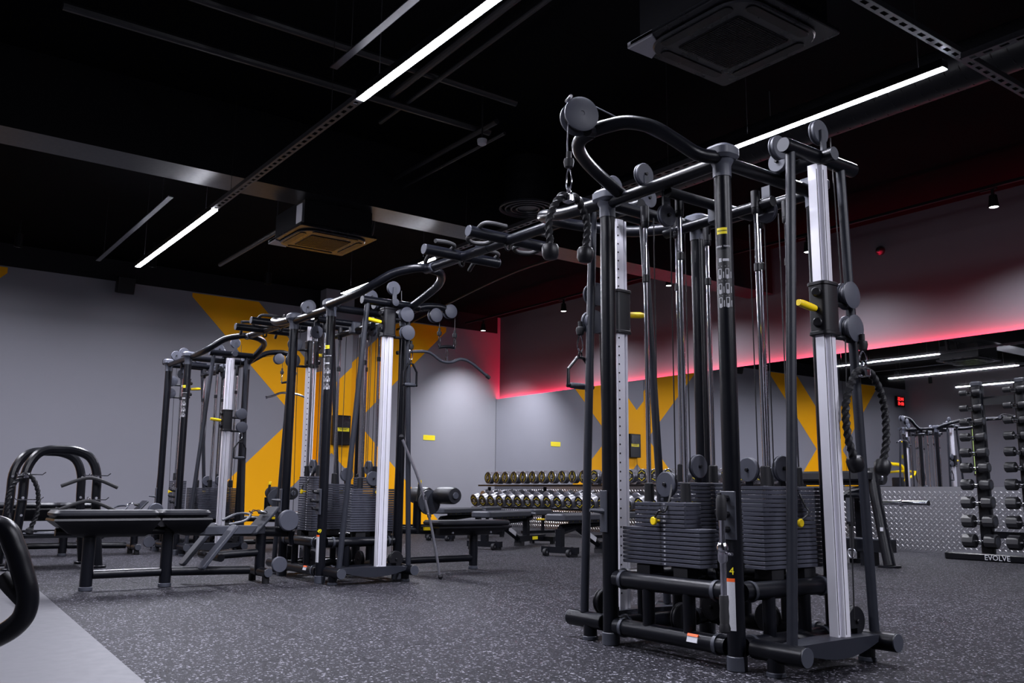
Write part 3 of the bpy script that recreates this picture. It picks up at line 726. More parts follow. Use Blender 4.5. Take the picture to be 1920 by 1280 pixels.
kg = lambda a, s: (lambda i: ('%g' % (a+s*i)))
nums1 = ['2.5', '5', '7.5', '10', '12.5', '15', '20', '25', '30', '35', '40', '45', '50', '55', '60']
WIDE = .46
TOWER_NEAR = tower((-3.07, 3.56, 0), 'nearest black cable tower with rope and grip attachments, right of centre',
      {'-y': [(.52, 9), (.335, 6)], '+x': [(WIDE, 19)], '-x': [(WIDE, 20)], '+y': [(.36, 19)], 'pin': 10, 'numbers': lambda i: nums1[i] if i < 15 else '', 'columns': [('+x', 1.615), ('-x', 1.775)], 'number': '4', 'title': 'CABLE TOWER'})
TOWER_MID = tower((-7.42, 3.60, 0), 'middle black cable tower standing in front of the orange letter',
      {'-y': [(.30, 23)], '+x': [(WIDE, 18)], '-x': [(WIDE, 20)], '+y': [(.36, 23)], 'pin': 16, 'numbers': kg(5, 5), 'columns': [('+x', 2.20), ('-x', 2.05)], 'number': '49', 'title': 'CABLE STATIONS'})
TOWER_FAR = tower((-11.27, 3.55, 0), 'farthest black cable tower beside the plain grey wall, at left',
      {'-y': [(.30, 22)], '+x': [(WIDE, 18)], '-x': [(WIDE, 18)], '+y': [(.36, 22)], 'pin': 15, 'numbers': kg(5, 5), 'columns': [('+x', 1.57), ('-x', 2.05)], 'number': '', 'title': 'CABLE STATIONS'})

# high pulley arm of the near tower (two bent tubes meeting under the pulley)
def near_arm():
    t = TOWER_NEAR; o = V(-3.07, 3.56, 0)
    def L(*p): return [Vector(q)-o for q in p]
    MB().tube(L((-2.66, 3.18, 2.325), (-2.69, 3.06, 2.32), (-2.75, 2.98, 2.385), (-2.82, 2.90, 2.455), (-2.90, 2.81, 2.484), (-2.97, 2.74, 2.47), (-3.02, 2.70, 2.455)), .033, 14, 5).build('arm_tube', 'frame_black', t)
    MB().tube(L((-3.354, 3.2, 2.33), (-3.34, 3.02, 2.40), (-3.27, 2.86, 2.424), (-3.19, 2.75, 2.434), (-3.11, 2.70, 2.44), (-3.04, 2.70, 2.45)), .033, 14, 5).build('arm_tube', 'frame_black', t)
    c = Vector((-3.02, 2.61, 2.50))-o; rot = Euler((0, PI/2, -.35))
    for s in (-1, 1):
        n = rot.to_matrix() @ V(0, 0, 1)
        place('pulley_cover', cached('bigcov', lambda: MB().lathe([(.02, -.004), (.078, -.004), (.084, 0), (.084, .008), (.07, .014), (.012, .016), (.011, .013), (.003, .013)], (0, 0, 0), (0, 0, 1), 32).mesh('pulley_cover')), 'pulley_grey', t, c+n*s*.028, rot if s > 0 else (rot.to_matrix() @ Matrix.Rotation(PI, 3, 'X')).to_euler())
    place('pulley', wheel_mesh(.07, .04), 'plastic_black', t, c, rot)
    MB().tube([c+V(.01, .04, -.06), c+V(0, .09, -.05)], .03, 10).build('pulley_mount', 'frame_black', t)
    MB().cyl(c+V(-.035, -.05, .075), c+V(.025, -.07, .075), .008, 8).build('cable_guide', 'chrome', t)
    MB().tube([c+V(0, -.06, .05), c+V(-.01, -.065, -.15), c+V(-.01, -.063, -.20)], .0035, 6).build('cable', 'steel_cable', t)
    MB().tube([c+V(.02, .05, .07), c+V(.2, .4, -.1)], .0035, 6).build('cable', 'steel_cable', t)
near_arm()

# crossover beams with pull-up grips
def crossover(xl, xlj, xrj, xr, y0, y1, hx, label):
    t = thing('crossover_beam', label, 'crossover beam', (0, 0, 0), group='crossover beams between towers')
    ym = (y0+y1)/2; Z = 2.49
    d = abs(xlj-xl)
    MB().tube([(xl, y0, 2.325), (xl+d*.45, y0, 2.33), (xl+d*.68, y0+.04, 2.37), (xl+d*.85, y0+.14, 2.455), (xlj-.02, y0+.26, Z), (xlj, ym, Z+.01), (xlj-.03, y1-.20, Z), (xl+d*.72, y1-.05, Z-.02), (xl+d*.4, y1, 2.42), (xl, y1, 2.325)], .035, 14, 5).build('end_loop', 'frame_black', t)
    d = abs(xr-xrj)
    MB().tube([(xr, y0, 2.325), (xr-d*.4, y0, 2.345), (xr-d*.7, y0+.04, 2.40), (xr-d*.9, y0+.16, 2.45), (xrj, ym, 2.475), (xr-d*.9, y1-.16, 2.46), (xr-d*.6, y1-.02, 2.40), (xr, y1, 2.325)], .035, 14, 5).build('end_loop', 'frame_black', t)
    MB().cyl((xlj, ym, Z), (xrj, ym, 2.475), .036, 16).build('main_tube', 'frame_black', t)
    for x in (xlj+.12, xrj-.10): MB().lathe([(.037, -.012), (.042, -.012), (.042, .012), (.037, .012)], (x, ym, Z-.005), (1, 0, 0), 18).build('collar_ring', 'cap_grey', t)
    MB().cyl((sum(hx)/2-.07, ym, Z-.003), (sum(hx)/2+.07, ym, Z-.003), .042, 16).build('sleeve', 'frame_black', t)
    for i, x in enumerate(hx):
        MB().cyl((x, y0+.02, Z), (x, y1-.02, Z), .039, 18, bev=.003).build('cross_tube', 'frame_black', t)
        for y, s in ((y0+.02, -1), (y1-.02, 1)): MB().cyl((x, y, Z), (x, y+s*.004, Z), .037, 18).build('end_cap', 'cap_grey', t)
        for s in (-1, 1):
            yy = ym+s*.20
            if i == 0:
                MB().tube([(x, yy+.1, Z+.03), (x+.06, yy+.09, Z+.05), (x+.10, yy, Z+.05), (x+.14, yy-.12, Z+.03)], .0155, 10, 5).build('grip', 'foam_grip', t)
                MB().tube([(x, yy-.05, Z+.02), (x-.12, yy-.02, Z-.01), (x-.2, yy, Z-.04)], .0155, 10, 4).build('grip', 'foam_grip', t)
            else:
                MB().tube([(x, yy-.06, Z+.02), (x+.06, yy-.05, Z+.05), (x+.09, yy+.0, Z+.055), (x+.09, yy+.12, Z+.055)], .0155, 10, 4).build('grip', 'foam_grip', t)
                MB().tube([(x, yy-.08, Z-.02), (x-.10, yy-.07, Z-.02), (x-.14, yy, Z-.03), (x-.1, yy+.08, Z-.03), (x-.02, yy+.1, Z-.02)], .0155, 10, 5).build('grip', 'foam_grip', t)
        MB().tube([(x, ym-.018, Z-.035), (x, ym-.018, Z-.065), (x, ym, Z-.08), (x, ym+.018, Z-.065), (x, ym+.018, Z-.035)], .008, 8, 3).build('eyelet', 'frame_black', t)
    return t
crossover(-6.98, -5.97, -4.30, -3.51, 3.20, 3.90, (-5.45, -4.87), 'black pull-up beam with grips linking the near and middle towers')
crossover(-10.83, -9.98, -8.60, -7.86, 3.22, 3.92, (-9.42, -8.96), 'black pull-up beam with grips linking the middle and far towers')

# lat arms on the far side of the middle and far towers
def lat_arm(t, base):
    MB().tube([(0, .36, 2.31), (0, .52, 2.38), (0, .75, 2.52), (0, .95, 2.555), (0, 1.05, 2.545)], .034, 14, 5).build('arm_tube', 'frame_black', t)
    for y, z in ((.93, 2.465), (1.10, 2.525)):
        for s in (-1, 1):
            place('pulley_cover', cached('pcov2', lambda: MB().lathe([(.02, -.004), (.066, -.004), (.07, 0), (.07, .006), (.055, .012), (.01, .013)], (0, 0, 0), (1, 0, 0), 24).mesh('pulley_cover')), 'pulley_grey', t, (s*.024, y, z), (0, 0, 0 if s > 0 else PI))
        place('pulley', wheel_mesh(.06, .03), 'plastic_black', t, (0, y, z), AX['x'])
        MB().tube([(0, y-.03, z+.04), (0, y, z)], .016, 8).build('pulley_mount', 'frame_black', t)
    for y in (.985, 1.165): MB().tube([(0, y, 2.47), (0, y, 2.30)], .0032, 6).build('cable', 'cable_black', t)
    MB().tube([(0, .95, 2.53), (0, .3, 2.36)], .0032, 6).build('cable', 'cable_black', t)
lat_arm(TOWER_MID, None); lat_arm(TOWER_FAR, None)

# ------------------------------------------------------------------ attachments hanging on the cables
def stopper(t, p):
    MB().lathe([(.012, 0), (.012, -.03), (.022, -.035), (.025, -.05), (.02, -.075), (.008, -.08)], p, (0, 0, 1), 14).build('cable_stop', 'rubber_black', t)
def twisted(pts, r, twist=55.0, n=12, sub=10):
    pts = catmull([Vector(p) for p in pts], sub); mb = MB(); vs = []; a = None; s = 0; m = len(pts)
    for i, p in enumerate(pts):
        tt = (pts[min(i+1, m-1)]-pts[max(i-1, 0)]).normalized()
        a = (tt.orthogonal() if a is None else a-tt*a.dot(tt)).normalized(); b_ = tt.cross(a)
        if i: s += (p-pts[i-1]).length
        for k in range(n):
            q = 2*PI*k/n; rr = r*(1+.20*math.cos(3*q)); ph = q+s*twist
            vs.append(p+(a*math.cos(ph)+b_*math.sin(ph))*rr)
    fs = [(k*n+i, k*n+(i+1) % n, (k+1)*n+(i+1) % n, (k+1)*n+i) for k in range(m-1) for i in range(n)]
    fs += [tuple(reversed(range(n))), tuple(range((m-1)*n, m*n))]
    return mb.add(vs, fs)
def rope(label, top, left, right, wide=.0, carab=.11):
    """triceps rope: chrome clamp on top, two twisted strands ending in rubber knobs"""
    t = thing('rope_attachment', label, 'gym rope', top, group='rope attachments')
    T = Vector(top); l = [Vector(p)-T for p in left]; r_ = [Vector(p)-T for p in right]
    stopper(t, (0, 0, .085+carab+.02)); carabiner(t, (0, 0, carab+.025), carab)
    MB().tube([(0, 0, .045), (.012, 0, .02), (.0, 0, .0), (-.012, 0, .02)], .005, 6, 4, closed=True).build('swivel', 'chrome', t)
    MB().rbox((0, 0, -.012), (.05, .04, .035), .008, .004).build('clamp', 'chrome', t)
    full = list(reversed(l))+[V(0, 0, 0)]+r_
    twisted(full, .0165, 60, 12, 14).build('rope', 'rubber_black', t)
    for e, q in ((l[-1], l[-2]), (r_[-1], r_[-2])):
        d = (e-q).normalized()
        MB().lathe([(.016, -.014), (.032, -.010), (.039, .004), (.037, .040), (.028, .056), (.01, .060)], e, d, 20).build('end_knob', 'plastic_black', t)
    return t
rope('black triceps rope hanging from the high pulley arm of the near tower', (-3.03, 2.555, 2.10),
     [(-3.03, 2.50, 2.08), (-3.03, 2.44, 1.97), (-3.03, 2.445, 1.84)], [(-3.03, 2.61, 2.09), (-3.03, 2.665, 1.99), (-3.03, 2.655, 1.86)])
rope('black triceps rope hanging at the right-hand column of the near tower', (-2.385, 3.835, 1.335),
     [(-2.385, 3.76, 1.31), (-2.385, 3.675, 1.17), (-2.385, 3.675, 1.02), (-2.385, 3.715, .915)], [(-2.385, 3.91, 1.31), (-2.385, 3.985, 1.19), (-2.385, 3.99, 1.02), (-2.385, 3.95, .905)], carab=.07)
def grip_handle(label, top, w=.14, h=.17, rz=PI/2, wide_strap=False):
    t = thing('grip_handle', label, 'cable handle', top, rz, group='single grip handles')
    stopper(t, (0, 0, .20)); carabiner(t, (0, 0, .125), .10)
    MB().tube([(0, 0, .03), (.011, 0, .012), (0, 0, -.005), (-.011, 0, .012)], .005, 6, 4, closed=True).build('ring', 'plastic_black', t)
    MB().tube([(-w/2, 0, -h), (-w/2, 0, -.075), (-.022, 0, -.005), (.022, 0, -.005), (w/2, 0, -.075), (w/2, 0, -h)], .0095, 8).build('yoke', 'frame_black', t)
    MB().lathe([(.012, -w/2+.01), (.0165, -w/2+.02), (.018, 0), (.0165, w/2-.02), (.012, w/2-.01)], (0, 0, -h), (1, 0, 0), 14).build('grip', 'cap_grey', t)
    for s in (-1, 1): MB().lathe([(.008, -.008), (.013, -.006), (.013, .006), (.008, .008)], (s*w/2, 0, -h), (1, 0, 0), 12).build('end_nut', 'frame_black', t)
    return t
grip_handle('black stirrup grip hanging at the left column of the near tower', (-3.74, 3.235, 1.50), .175, .165)
grip_handle('black stirrup grip hanging from the raised trolley of the middle tower', (-6.78, 3.90, 1.86), .13, .19)
grip_handle('black stirrup grip hanging from the trolley of the far tower', (-10.63, 3.80, 1.32), .14, .19)
def lat_bar(label, x, y, z, pts, mat, grips):
    t = thing('lat_bar', label, 'pulldown bar', (x, y, z), group='pulldown bars')
    for dy in (-.09, .09):
        stopper(t, (0, dy, .345)); carabiner(t, (0, dy, .27), .12)
    MB().tube([(0, -.09, .15), (0, -.03, .165), (0, .03, .17), (0, .09, .165)], [.013, .016, .018, .013], 10).build('yoke_bar', 'frame_black', t)
    carabiner(t, (0, 0, .155), .13)
    MB().tube(pts, .0145, 12, 6).build('bar', mat, t)
    MB().tube([pts[0], Vector(pts[0])*.82+Vector(pts[1])*.18], .019, 10).build('end_sleeve', grips, t)
    MB().tube([pts[-1], Vector(pts[-1])*.82+Vector(pts[-2])*.18], .019, 10).build('end_sleeve', grips, t)
lat_bar('wavy black pulldown bar hanging right of the middle tower', -7.42, 4.675, 2.0,
        [(0, -.56, .05), (0, -.35, .085), (0, -.2, .09), (0, -.06, .02), (0, .06, .02), (0, .17, .06), (0, .3, .03), (0, .52, -.10)], 'cap_grey', 'foam_grip')
lat_bar('short chrome pulldown bar hanging right of the far tower', -11.27, 4.625, 2.0,
        [(0, -.30, -.06), (0, -.2, -.03), (0, -.08, .02), (0, .08, .02), (0, .2, -.0), (0, .30, -.04)], 'chrome', 'chrome')
t = thing('revolving_bar', 'short chrome bar with black grip hooked on the front post of the near tower', 'chrome bar', (-2.635, 3.085, 0))
MB().cyl((0, 0, .31), (.0, 0, .66), .014, 14).build('shaft', 'chrome', t)
MB().lathe([(.016, 0), (.022, .01), (.022, .05), (.026, .055), (.026, .07), (.018, .085)], (0, 0, .46), (0, 0, 1), 16).build('swivel_sleeve', 'chrome', t)
MB().tube([(.02, 0, .50), (.06, -.01, .50)], .007, 8).build('swivel_eye', 'chrome', t)
MB().lathe([(.019, .20), (.021, .24), (.019, .27), (.021, .30), (.019, .325)], (0, 0, 0), (0, 0, 1), 14).build('grip', 'foam_grip', t)
MB().lathe([(.015, .17), (.024, .175), (.025, .19), (.018, .215)], (0, 0, 0), (0, 0, 1), 14).build('end_knob', 'rubber_black', t)
MB().lathe([(.019, .64), (.023, .66), (.023, .73), (.015, .75)], (0, 0, 0), (0, 0, 1), 14).build('grip', 'rubber_black', t)
t = thing('leaning_bar', 'knurled chrome bar with black ball ends leaning on the middle tower', 'chrome bar', (-6.80, 4.27, 0))
MB().tube([(0, -.01, .04), (.02, -.06, .22), (.045, -.16, .55), (.055, -.28, .86), (.06, -.42, 1.13), (.06, -.45, 1.19)], .012, 10, 5).build('shaft', 'bolt_steel', t)
for p in ((0, 0, .024), (.06, -.46, 1.21)): MB().lathe([(.004, -.024), (.017, -.017), (.024, 0), (.017, .017), (.004, .024)], p, (0, 0, 1), 14).build('ball_end', 'rubber_black', t)
for z, y in ((.55, -.16), (.70, -.215)): MB().lathe([(.012, -.02), (.018, -.015), (.018, .015), (.012, .02)], (.05, y, z), (0, -.3, 1), 12).build('ring', 'chrome', t)

# ------------------------------------------------------------------ seated row bench and pulldown seat
def pad(y0, y1, w, z0, z1, taper=.03):
    """cushion, rounded plan, in the y direction"""
    L = y1-y0
    o = rrect(w, L, .06, 4)
    return MB().slab([(x, y+(y0+y1)/2) for x, y in o], z0, z1, .018)
def row_bench(loc, label):
    t = thing('row_bench', label, 'weight bench', loc, group='seated row benches')   # local y = 0 at the tower face
    for y in (-1.66, -1.09):
        MB().cyl((0, y, .02), (0, y, .45), .045, 18).build('leg', 'frame_black', t); MB().cyl((0, y, 0), (0, y, .03), .05, 18, bev=.004).build('foot_cap', 'cap_grey', t)
    MB().cyl((0, -1.62, .115), (0, -1.13, .115), .033, 14).build('floor_tube', 'frame_black', t)
    MB().cyl((0, -1.05, .115), (0, -.42, .10), .035, 14).build('floor_tube', 'frame_black', t)
    MB().cyl((0, -1.9, .43), (0, -.95, .43), .03, 12).build('seat_rail', 'frame_black', t)
    MB().cyl((0, -.95, .43), (0, -.05, .40), .042, 16).build('main_tube', 'frame_black', t)
    MB().rbox((0, -.62, .425), (.105, .62, .07), .02, .006).build('cover_sleeve', 'cap_grey', t)
    for y0, y1 in ((-1.945, -1.20), (-1.19, -.80)):
        MB().slab([(x, y+(y0+y1)/2) for x, y in rrect(.36, y1-y0, .07, 4)], .535, .59, .02).build('cushion', 'vinyl_pad', t)
        mb = MB(); n = 8; vs = []
        prof = [(.17, .53), (.175, .515), (.12, .42), (.06, .39)]
        ys = [(y0+.005, y1-.005), (y0, y1), (y0+.12, y1-.05), (y0+.22, y1-.08)]
        for (hw, z), (a, b_) in zip(prof, ys): vs += [(-hw, a, z), (hw, a, z), (hw, b_, z), (-hw, b_, z)]
        fs = [(4*i+k, 4*i+(k+1) % 4, 4*i+4+(k+1) % 4, 4*i+4+k) for i in range(3) for k in range(4)]+[(3, 2, 1, 0), (12, 13, 14, 15)]
        fs = [tuple(reversed(f)) for f in fs]
        MB().add(vs, fs).build('seat_shell', 'plastic_black', t)
        for y in (y0+.2, y1-.1): MB().cyl((.118, y, .45), (.128, y, .45), .009, 8).build('bolt', 'bolt_steel', t)
    for s in (-1, 1):
        R_ = Matrix.Rotation(math.radians(52), 3, 'X')
        MB().rbox((s*.24, -.77, .305), (.13, .42, .03), .03, .006, mat=R_).build('foot_plate', 'cap_grey', t)
        for k in range(9):
            c = V(s*.24, -.77, .305)+R_ @ V(0, -.16+k*.04, -.0162)
            MB().box(c, (.10, .004, .003), R_).build('tread_rib', 'plastic_black', t, smooth=False)
    MB().cyl((-.24, -.74, .22), (.24, -.74, .22), .03, 12).build('foot_bar', 'frame_black', t)
    MB().cyl((0, -.78, .22), (0, -.36, .24), .032, 12).build('foot_arm', 'frame_black', t)
    MB().cyl((.0, -.33, .06), (.0, -.33, .40), .042, 16).build('front_post', 'frame_black', t)
    MB().cyl((-.2, -.33, .085), (.2, -.33, .085), .038, 16, bev=.005).build('front_foot', 'frame_black', t)
    for s in (-1, 1): MB().cyl((s*.15, -.33, 0), (s*.15, -.33, .06), .03, 12).build('foot_cap', 'rubber_black', t)
    for s in (-1, 1): MB().cyl((s*.2, -.33, .085), (s*.206, -.33, .085), .036, 16, bev=.003).build('end_cap', 'cap_grey', t)
    place('pulley', wheel_mesh(.065, .035), 'pulley_grey', t, (.03, -.17, .135), AX['x'])
    R2 = Matrix.Rotation(math.radians(48), 3, 'X')
    MB().rbox((0, -.33, .50), (.26, .30, .02), .02, .005, mat=R2).build('rest_plate', 'bar_slate', t)
    MB().lathe([(.02, -.03), (.082, -.03), (.088, -.02), (.088, .02), (.08, .03), (.02, .03)], (.10, -.14, .50), (1, 0, 0), 28).build('pulley_cover', 'pulley_grey', t)
    MB().tube([(.08, -.12, .46), (.05, -.09, .38), (.03, -.07, .3)], .022, 10).build('pulley_arm', 'frame_black', t)
    MB().tube([(-.13, -.62, .50), (-.13, -.5, .55), (.02, -.44, .55), (.06, -.5, .5), (.04, -.62, .47)], .011, 8, 4).build('row_handle', 'cap_grey', t)
    return t
row_bench((-7.40, 3.20, 0), 'black seated row bench with foot plates in front of the middle tower')
row_bench((-11.27, 3.16, 0), 'black seated row bench with foot plates in front of the far tower')
def strap_grip(label, loc):
    t = thing('row_grip', label, 'cable handle', loc, group='row grips lying on rest plates')
    MB().tube([(-.07, 0, 0), (.07, 0, 0)], .016, 10).build('grip', 'foam_grip', t)
    for s in (-1, 1): MB().tube([(s*.075, 0, 0), (s*.05, -.06, .02), (0, -.10, .0)], .004, 6, 3).build('link', 'chrome', t)
    MB().tube([(.012, -.10, 0), (0, -.115, .01), (-.012, -.10, 0), (0, -.085, -.01)], .004, 6, 3, closed=True).build('ring', 'chrome', t)
strap_grip('black grip with chrome links lying on the rest plate of the middle row bench', (-7.40, 2.872, .566))
strap_grip('black grip with chrome links lying on the rest plate of the far row bench', (-11.27, 2.832, .566))
def pulldown_seat(loc, label):
    t = thing('pulldown_seat', label, 'weight bench', loc, group='pulldown seats')     # local y = 0 at the tower's far face
    MB().cyl((0, 1.18, .02), (0, 1.18, .38), .044, 18).build('leg', 'frame_black', t); MB().cyl((0, 1.18, 0), (0, 1.18, .03), .05, 18, bev=.004).build('foot_cap', 'cap_grey', t)
    MB().cyl((0, .09, .105), (0, 1.15, .105), .033, 14).build('floor_tube', 'frame_black', t)
    MB().cyl((0, .09, .40), (0, 1.2, .36), .036, 14).build('main_tube', 'frame_black', t)
    MB().slab([(x, y+1.10) for x, y in rrect(.36, .86, .06, 4)], .425, .475, .018).build('cushion', 'vinyl_pad', t)
    vs = []; prof = [(.17, .42, .67, 1.53), (.17, .405, .67, 1.53), (.10, .34, .72, 1.38), (.06, .33, .75, 1.3)]
    for hw, z, a, b_ in prof: vs += [(-hw, a, z), (hw, a, z), (hw, b_, z), (-hw, b_, z)]
    fs = [tuple(reversed((4*i+k, 4*i+(k+1) % 4, 4*i+4+(k+1) % 4, 4*i+4+k))) for i in range(3) for k in range(4)]+[(0, 1, 2, 3), (15, 14, 13, 12)]
    MB().add(vs, fs).build('seat_shell', 'plastic_black', t)
    for y in (.85, 1.3): MB().cyl((.10, y, .36), (.135, y, .36), .01, 8).build('bolt', 'bolt_steel', t)
    MB().cyl((0, .52, .36), (0, .52, .66), .04, 14).build('upright', 'frame_black', t)
    MB().lathe([(.05, -.012), (.12, -.012), (.12, .012), (.05, .012)], (.055, .62, .65), (1, 0, 0), 24).build('cam_plate', 'cap_grey', t)
    MB().cyl((-.26, .70, .715), (.26, .70, .715), .018, 10).build('roller_axle', 'frame_black', t)
    for s in (-1, 1):
        MB().lathe([(.03, -.15), (.07, -.148), (.08, -.12), (.082, 0), (.08, .12), (.07, .148), (.03, .15)], (s*.24, .70, .715), (1, 0, 0), 24).build('roller_pad', 'vinyl_pad', t)
        MB().cyl((s*.39, .70, .715), (s*.405, .70, .715), .034, 16, bev=.005).build('roller_cap', 'cap_grey', t)
    MB().cyl((0, .52, .66), (0, .54, .82), .016, 10).build('adjust_lever', 'plastic_black', t); MB().cyl((0, .54, .82), (0, .545, .86), .017, 10, bev=.004).build('lever_tip', 'yellow_plastic', t)
    MB().box((.045, .62, .40), (.03, .09, .03)).build('yellow_tab', 'yellow_plastic', t, smooth=False)
pulldown_seat((-7.58, 3.96, 0), 'black pulldown seat with thigh roller behind the middle tower')
pulldown_seat((-11.27, 3.91, 0), 'black pulldown seat with thigh roller behind the far tower')

# ------------------------------------------------------------------ dumbbells
def arc_strip(r0, amp, w, flip):
    """wavy yellow curve printed on an end face"""
    mb = MB(); n = 14; vs = []
    for i in range(n+1):
        u = i/n*2-1; x = u*.075; z = r0+amp*math.cos(u*PI*1.25)-abs(u)**6*.01
        vs += [(x, 0, flip*(z-w/2)), (x, 0, flip*(z+w/2))]
    fs = [(2*i, 2*i+2, 2*i+3, 2*i+1) if flip > 0 else (2*i+1, 2*i+3, 2*i+2, 2*i) for i in range(n)]
    return mb.add(vs, fs)
HEAD = cached('dbhead', lambda: MB().lathe([(.6, 0), (.93, .0), (1.0, .07), (1.0, .93), (.93, 1.0), (.3, 1.0)], (0, 0, 0), (0, 1, 0), 24).mesh('dumbbell_head'))
def rack_dumbbell(loc, tilt, spin, kg_, r, label):
    t = thing('dumbbell', label, 'dumbbell', loc, group='dumbbells on the mirror rack'); t.rotation_euler = (tilt, 0, 0)
    k = ('rackhead', r)
    me = cached(k, lambda: MB().lathe([(r*.6, 0), (r*.93, 0), (r, .008), (r, .105), (r*.93, .112), (r*.3, .112)], (0, 0, 0), (0, 1, 0), 24).mesh('head'))
    place('head', me, 'dumbbell_steel', t); place('head', me, 'dumbbell_steel', t, (0, .25, 0))
    place('handle', cached('dbgrip', lambda: MB().cyl((0, .1, 0), (0, .26, 0), .017, 12).mesh('handle')), 'chrome', t)
    f = place('end_face', cached(('endface', r), lambda: MB().cyl((0, -.003, 0), (0, .002, 0), r*.9, 24).mesh('end_face')), 'poster_black', t, (0, 0, 0), (0, spin, 0))
    place('yellow_curve', cached('arcu', lambda: arc_strip(.062, .016, .008, 1).mesh('yellow_curve')), 'yellow_print', f, (0, -.0042, 0))
    place('yellow_curve', cached('arcd', lambda: arc_strip(.062, .016, .008, -1).mesh('yellow_curve')), 'yellow_print', f, (0, -.0042, 0))
    place('weight_number', text_mesh(kg_, .052), 'white_print', f, (0, -.0042, .005), (PI/2, 0, 0))
    place('maker_name', text_mesh('EVOLVE', .020), 'white_print', f, (0, -.0042, -.032), (PI/2, 0, 0))
    return t
PIT = .295; NR = 24
ORD = ['first', 'second', 'third', 'fourth', 'fifth', 'sixth', 'seventh', 'eighth', 'ninth', 'tenth', 'eleventh', 'twelfth', 'thirteenth', 'fourteenth', 'fifteenth', 'sixteenth', 'seventeenth', 'eighteenth', 'nineteenth', 'twentieth', 'twenty-first', 'twenty-second', 'twenty-third', 'twenty-fourth']
for i in range(NR):
    w = 60-2.5*(i//2)
    rack_dumbbell((-15.22+i*PIT, 10.32, .585), .30, random.choice((0, 0, .05, -.05, .12)), '%g' % w, .130-.0006*i, 'black dumbbell marked %g on the lower tier, %s from the wall corner' % (w, ORD[i]))
    w = 40-2.5*(i//2)
    rack_dumbbell((-15.12+i*PIT, 10.58, 1.045), .0, PI/2+random.uniform(-.25, .25) if i < 11 else random.choice((.0, .15, -.2, .35)), '%g' % w, .124-.0008*i, 'black dumbbell marked %g on the upper tier, %s from the wall corner' % (w, ORD[i]))
t = thing('dumbbell_rack', 'long two-tier black dumbbell rack standing before the mirror', 'dumbbell rack', (-11.7, 10.7, 0))
for x in (-3.75, -1.9, 0, 1.9, 3.75):
    MB().tube([(x, .10, .05), (x, .16, .86)], .035, 8).build('upright', 'frame_black', t)
    MB().box((x, .0, .025), (.09, .75, .05)).build('foot', 'frame_black', t, smooth=False)
Rt = Matrix.Rotation(.30, 3, 'X')
for y, z, rot in ((-.10, .43, Rt), (.13, .89, None)):
    for dy in (-.14, .14):
        c = V(0, y, z)+((rot @ V(0, dy, 0)) if rot else V(0, dy, 0))
        MB().box(c, (7.7, .10, .03), rot).build('tray_rail', 'frame_black', t, smooth=False)
for z in (.42,): MB().box((0, .16, .70), (7.6, .03, .06)).build('brace', 'frame_black', t, smooth=False)

def tower_dumbbell(loc, L, r, label):
    t = thing('dumbbell', label, 'dumbbell', loc, group='dumbbells on the upright rack')
    hl = L*.34
    for s in (-1, 1):
        MB().lathe([(r*.6, 0), (r*.95, 0), (r, .005), (r, hl-.006), (r*.9, hl), (r*.2, hl)], (s*(L/2-hl), 0, 0), (s, 0, 0), 10).build('head', 'dumbbell_rubber', t)
        MB().cyl((s*L/2, 0, 0), (s*(L/2+.002), 0, 0), r*.6, 12).build('end_ring', 'cap_grey', t)
    MB().cyl((-L*.2, 0, 0), (L*.2, 0, 0), .014, 10).build('handle', 'chrome', t)
ZROW = [2.03, 1.84, 1.665, 1.48, 1.29, 1.105, .90, .685, .46, .225]
SIZE = ['smallest', 'second smallest', 'third smallest', 'fourth smallest', 'fifth smallest', 'sixth smallest', 'seventh smallest', 'third heaviest', 'second heaviest', 'heaviest']
t = thing('upright_dumbbell_rack', 'black double-column dumbbell rack on a rounded base at the right edge', 'dumbbell rack', (-5.28, 11.32, 0))
MB().slab([(x, y) for x, y in rrect(1.3, .66, .10, 5)], 0, .085, .012).build('base', 'frame_black', t)
letters('EVOLVE', .085, 'white_print', t, (.02, -.3305, .042), '-y', 'maker_name')
for cx, nm in ((-.24, 'left'), (.29, 'right')):
    MB().rbox((cx, .02, 1.10), (.15, .10, 2.05), .03, .006).build('column', 'frame_black', t)
    MB().rbox((cx, .02, 2.15), (.13, .10, .06), .03, .012).build('column_cap', 'cap_grey', t)
    for i, z in enumerate(ZROW):
        MB().box((cx, -.10, z-.032), (.056, .16, .018)).build('cradle', 'frame_black', t, smooth=False)
        for s in (-1, 1): MB().box((cx+s*.024, -.182, z-.010), (.012, .012, .03)).build('cradle_fork', 'frame_black', t, smooth=False)
        L = .25+.017*i; r = .036+.0055*i
        tower_dumbbell((-5.28+cx, 11.32-.155, z+.0), L, r, 'black dumbbell in the %s column of the upright rack, %s of its column' % (nm, SIZE[i]))
MB().box((.025, .03, 1.93), (.40, .05, .10)).build('cross_brace', 'frame_black', t, smooth=False)
MB().box((.025, .03, .30), (.40, .05, .08)).build('cross_brace', 'frame_black', t, smooth=False)

